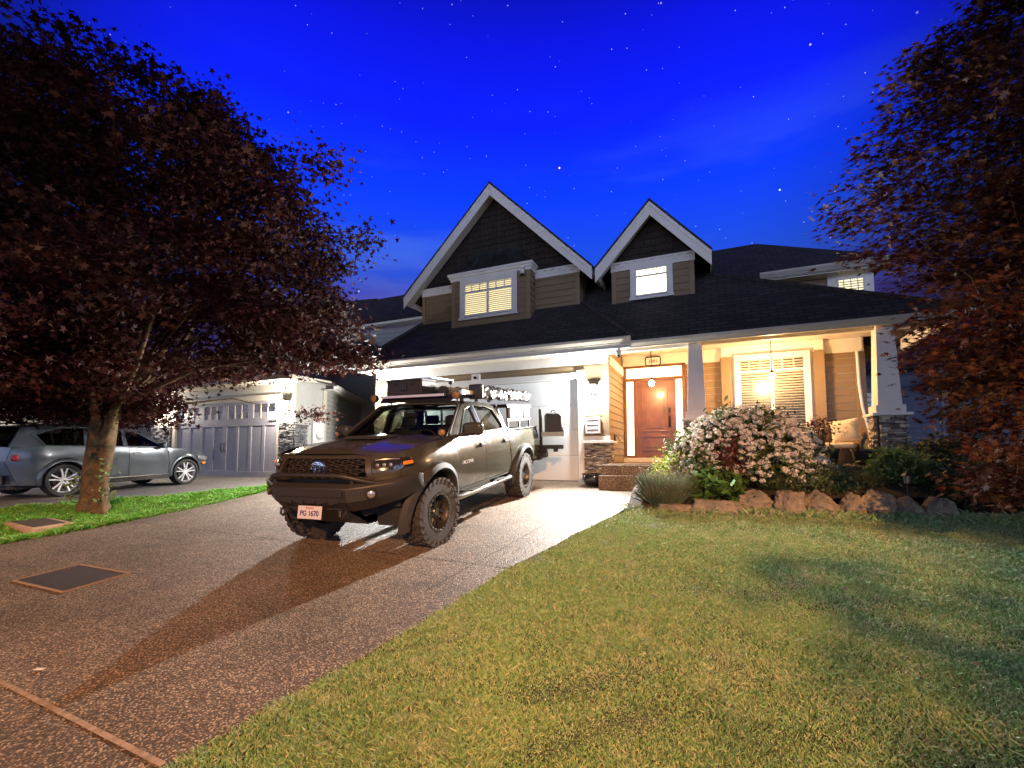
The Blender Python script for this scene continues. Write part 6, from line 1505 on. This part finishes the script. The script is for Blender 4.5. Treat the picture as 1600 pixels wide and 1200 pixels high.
# ------------------------------------------------------------------ far background
def far_house(x, y, w_, d_, h, rh, label, rz, m, lit=None):
    t = thing('distant_house', label, 'house', (x, y, g(x, y)), rz)
    MB().box(-w_/2, w_/2, -d_/2, d_/2, -.5, h).build('wall', m, t)
    MB().add([(-w_/2-.5, -d_/2-.5, h), (w_/2+.5, -d_/2-.5, h), (w_/2+.5, d_/2+.5, h), (-w_/2-.5, d_/2+.5, h), (-w_/2-.5, 0, h+rh), (w_/2+.5, 0, h+rh)], [(0, 1, 5, 4), (2, 3, 4, 5), (0, 4, 3), (1, 2, 5), (0, 3, 2, 1)]).build('roof', M_roof, t)
    f = MB().box(-1.2, .2, -d_/2-.06, -d_/2, 1, 2.3).build('window', M_trim, t); MB().box(-1.1, .1, -d_/2-.07, -d_/2-.06, 1.1, 2.2).build('pane', lit or MATS['dark_glass'], f)
    return t
far_house(-44, 17, 13, 10, 5.2, 3, 'pale two storey house far left behind the maple, lit by a porch lamp', R(-70), M_nsid, M_lity)
far_house(-30, 24, 11, 9, 3.0, 2.6, 'low dark house far behind the parked SUV', R(-60), M_bsid)
t = thing('street_lamp', 'distant glowing street lamp seen through the left maple', 'street lamp', (-33.5, 9.3, -.3))
MB().tube([(0, 0, 0), (0, 0, 4.6), (.3, -.2, 4.9), (.7, -.4, 4.95)], [.09, .07, .05, .04], 10).build('pole', M_blk, t, smooth=True)
MB().obox((.9, -.5, 4.93), (.5, .2, .1), (0, 0, -.5)).build('head', M_blk, t, bevel=.02); MB().ball((.95, -.52, 4.82), .12).build('bulb', mat('street_bulb', (1, .9, .7), .3, emit=(1, .85, .6), estr=60), t)
light('far_lamp_light', 'POINT', (-32.5, 8.8, 4.4), 2500, (1, .80, .52), .15)
# the sodium street lamp on the kerb behind the photographer
t = thing('street_lamp', 'sodium street lamp on the kerb behind the photographer', 'street lamp', (7.2, -13.95, -1.7))
MB().tube([(0, 0, 0), (0, 0, 9.4), (-.5, .3, 9.8), (-1.3, .8, 9.9)], [.11, .09, .06, .05], 10).build('pole', M_blk, t, smooth=True)
MB().obox((-1.5, .95, 9.92), (.7, .3, .10), (0, 0, -.55)).build('head', M_blk, t, bevel=.03); MB().ball((-1.5, .95, 9.82), .11).build('bulb', mat('sodium_bulb', (1, .7, .3), .3, emit=(1, .5, .12), estr=60), t)
light('street_light', 'SPOT', (5.7, -13.0, 7.95), 27000, (1, .45, .15), .14, spot_size=R(156), spot_blend=.2)

# small tree behind the photographer: it shades the right part of the lawn from the street lamp
rng = np.random.default_rng(21); bx, by = 5.15, -4.8; BT = thing('boulevard_tree', 'small round street tree behind the photographer on the right', 'tree', (bx, by, g(bx, by)))
cl = env_clumps(bx, by, [(2.7, 1.1), (3.1, 1.75), (3.8, 1.8), (4.45, 1.0)], 190, shell=.5)
C, N_ = cloud(cl, 60, .2, .6, .8); V, F_ = leaves(C, N_, .07, LEAF5, .3); place(npmesh('crown', V, F_, M_dleaf), BT)
mb = MB().tube([(bx, by, -1.5), (bx+.03, by, 1.0), (bx, by, 3.2)], [.12, .09, .05], 10); branches(mb, None, None, cl, 30, .02, .005, 5, [Vector((bx, by, 1.2)), Vector((bx, by, 2.2)), Vector((bx, by, 2.9))]); place(mb.build('trunk', M_bark, None, smooth=60), BT)

# fallen maple leaves and small debris
n = 150; a_ = rng.uniform(0, 2*pi, n); q = np.abs(rng.normal(size=n))*3.0
fx = np.concatenate([tx+np.cos(a_)*q, 1.6+rng.normal(size=34)*1.6]); fy = np.concatenate([ty+np.sin(a_)*q, 6.2+rng.normal(size=34)*1.3]); k_ = (fx > -10.4+.0*fy) & (fy > .5) & (fy < 9) & ((fx < -2.6) | (fx > -1)); fx, fy = fx[k_], fy[k_]
C = np.stack([fx, fy, gz(fx, fy)+np.where(fx > -1, .028, .012)], -1); N_ = rng.normal(size=C.shape)*.22; N_[:, 2] = 1
V, F_ = leaves(C, N_, .026, LEAF5, .3); tag(npmesh('fallen_leaves', V, F_, mat('fallen_leaf', (.09, .035, .018), .8, island=.5)), 'small fallen maple leaves scattered on the driveway and lawn', 'leaf litter', kind='stuff')
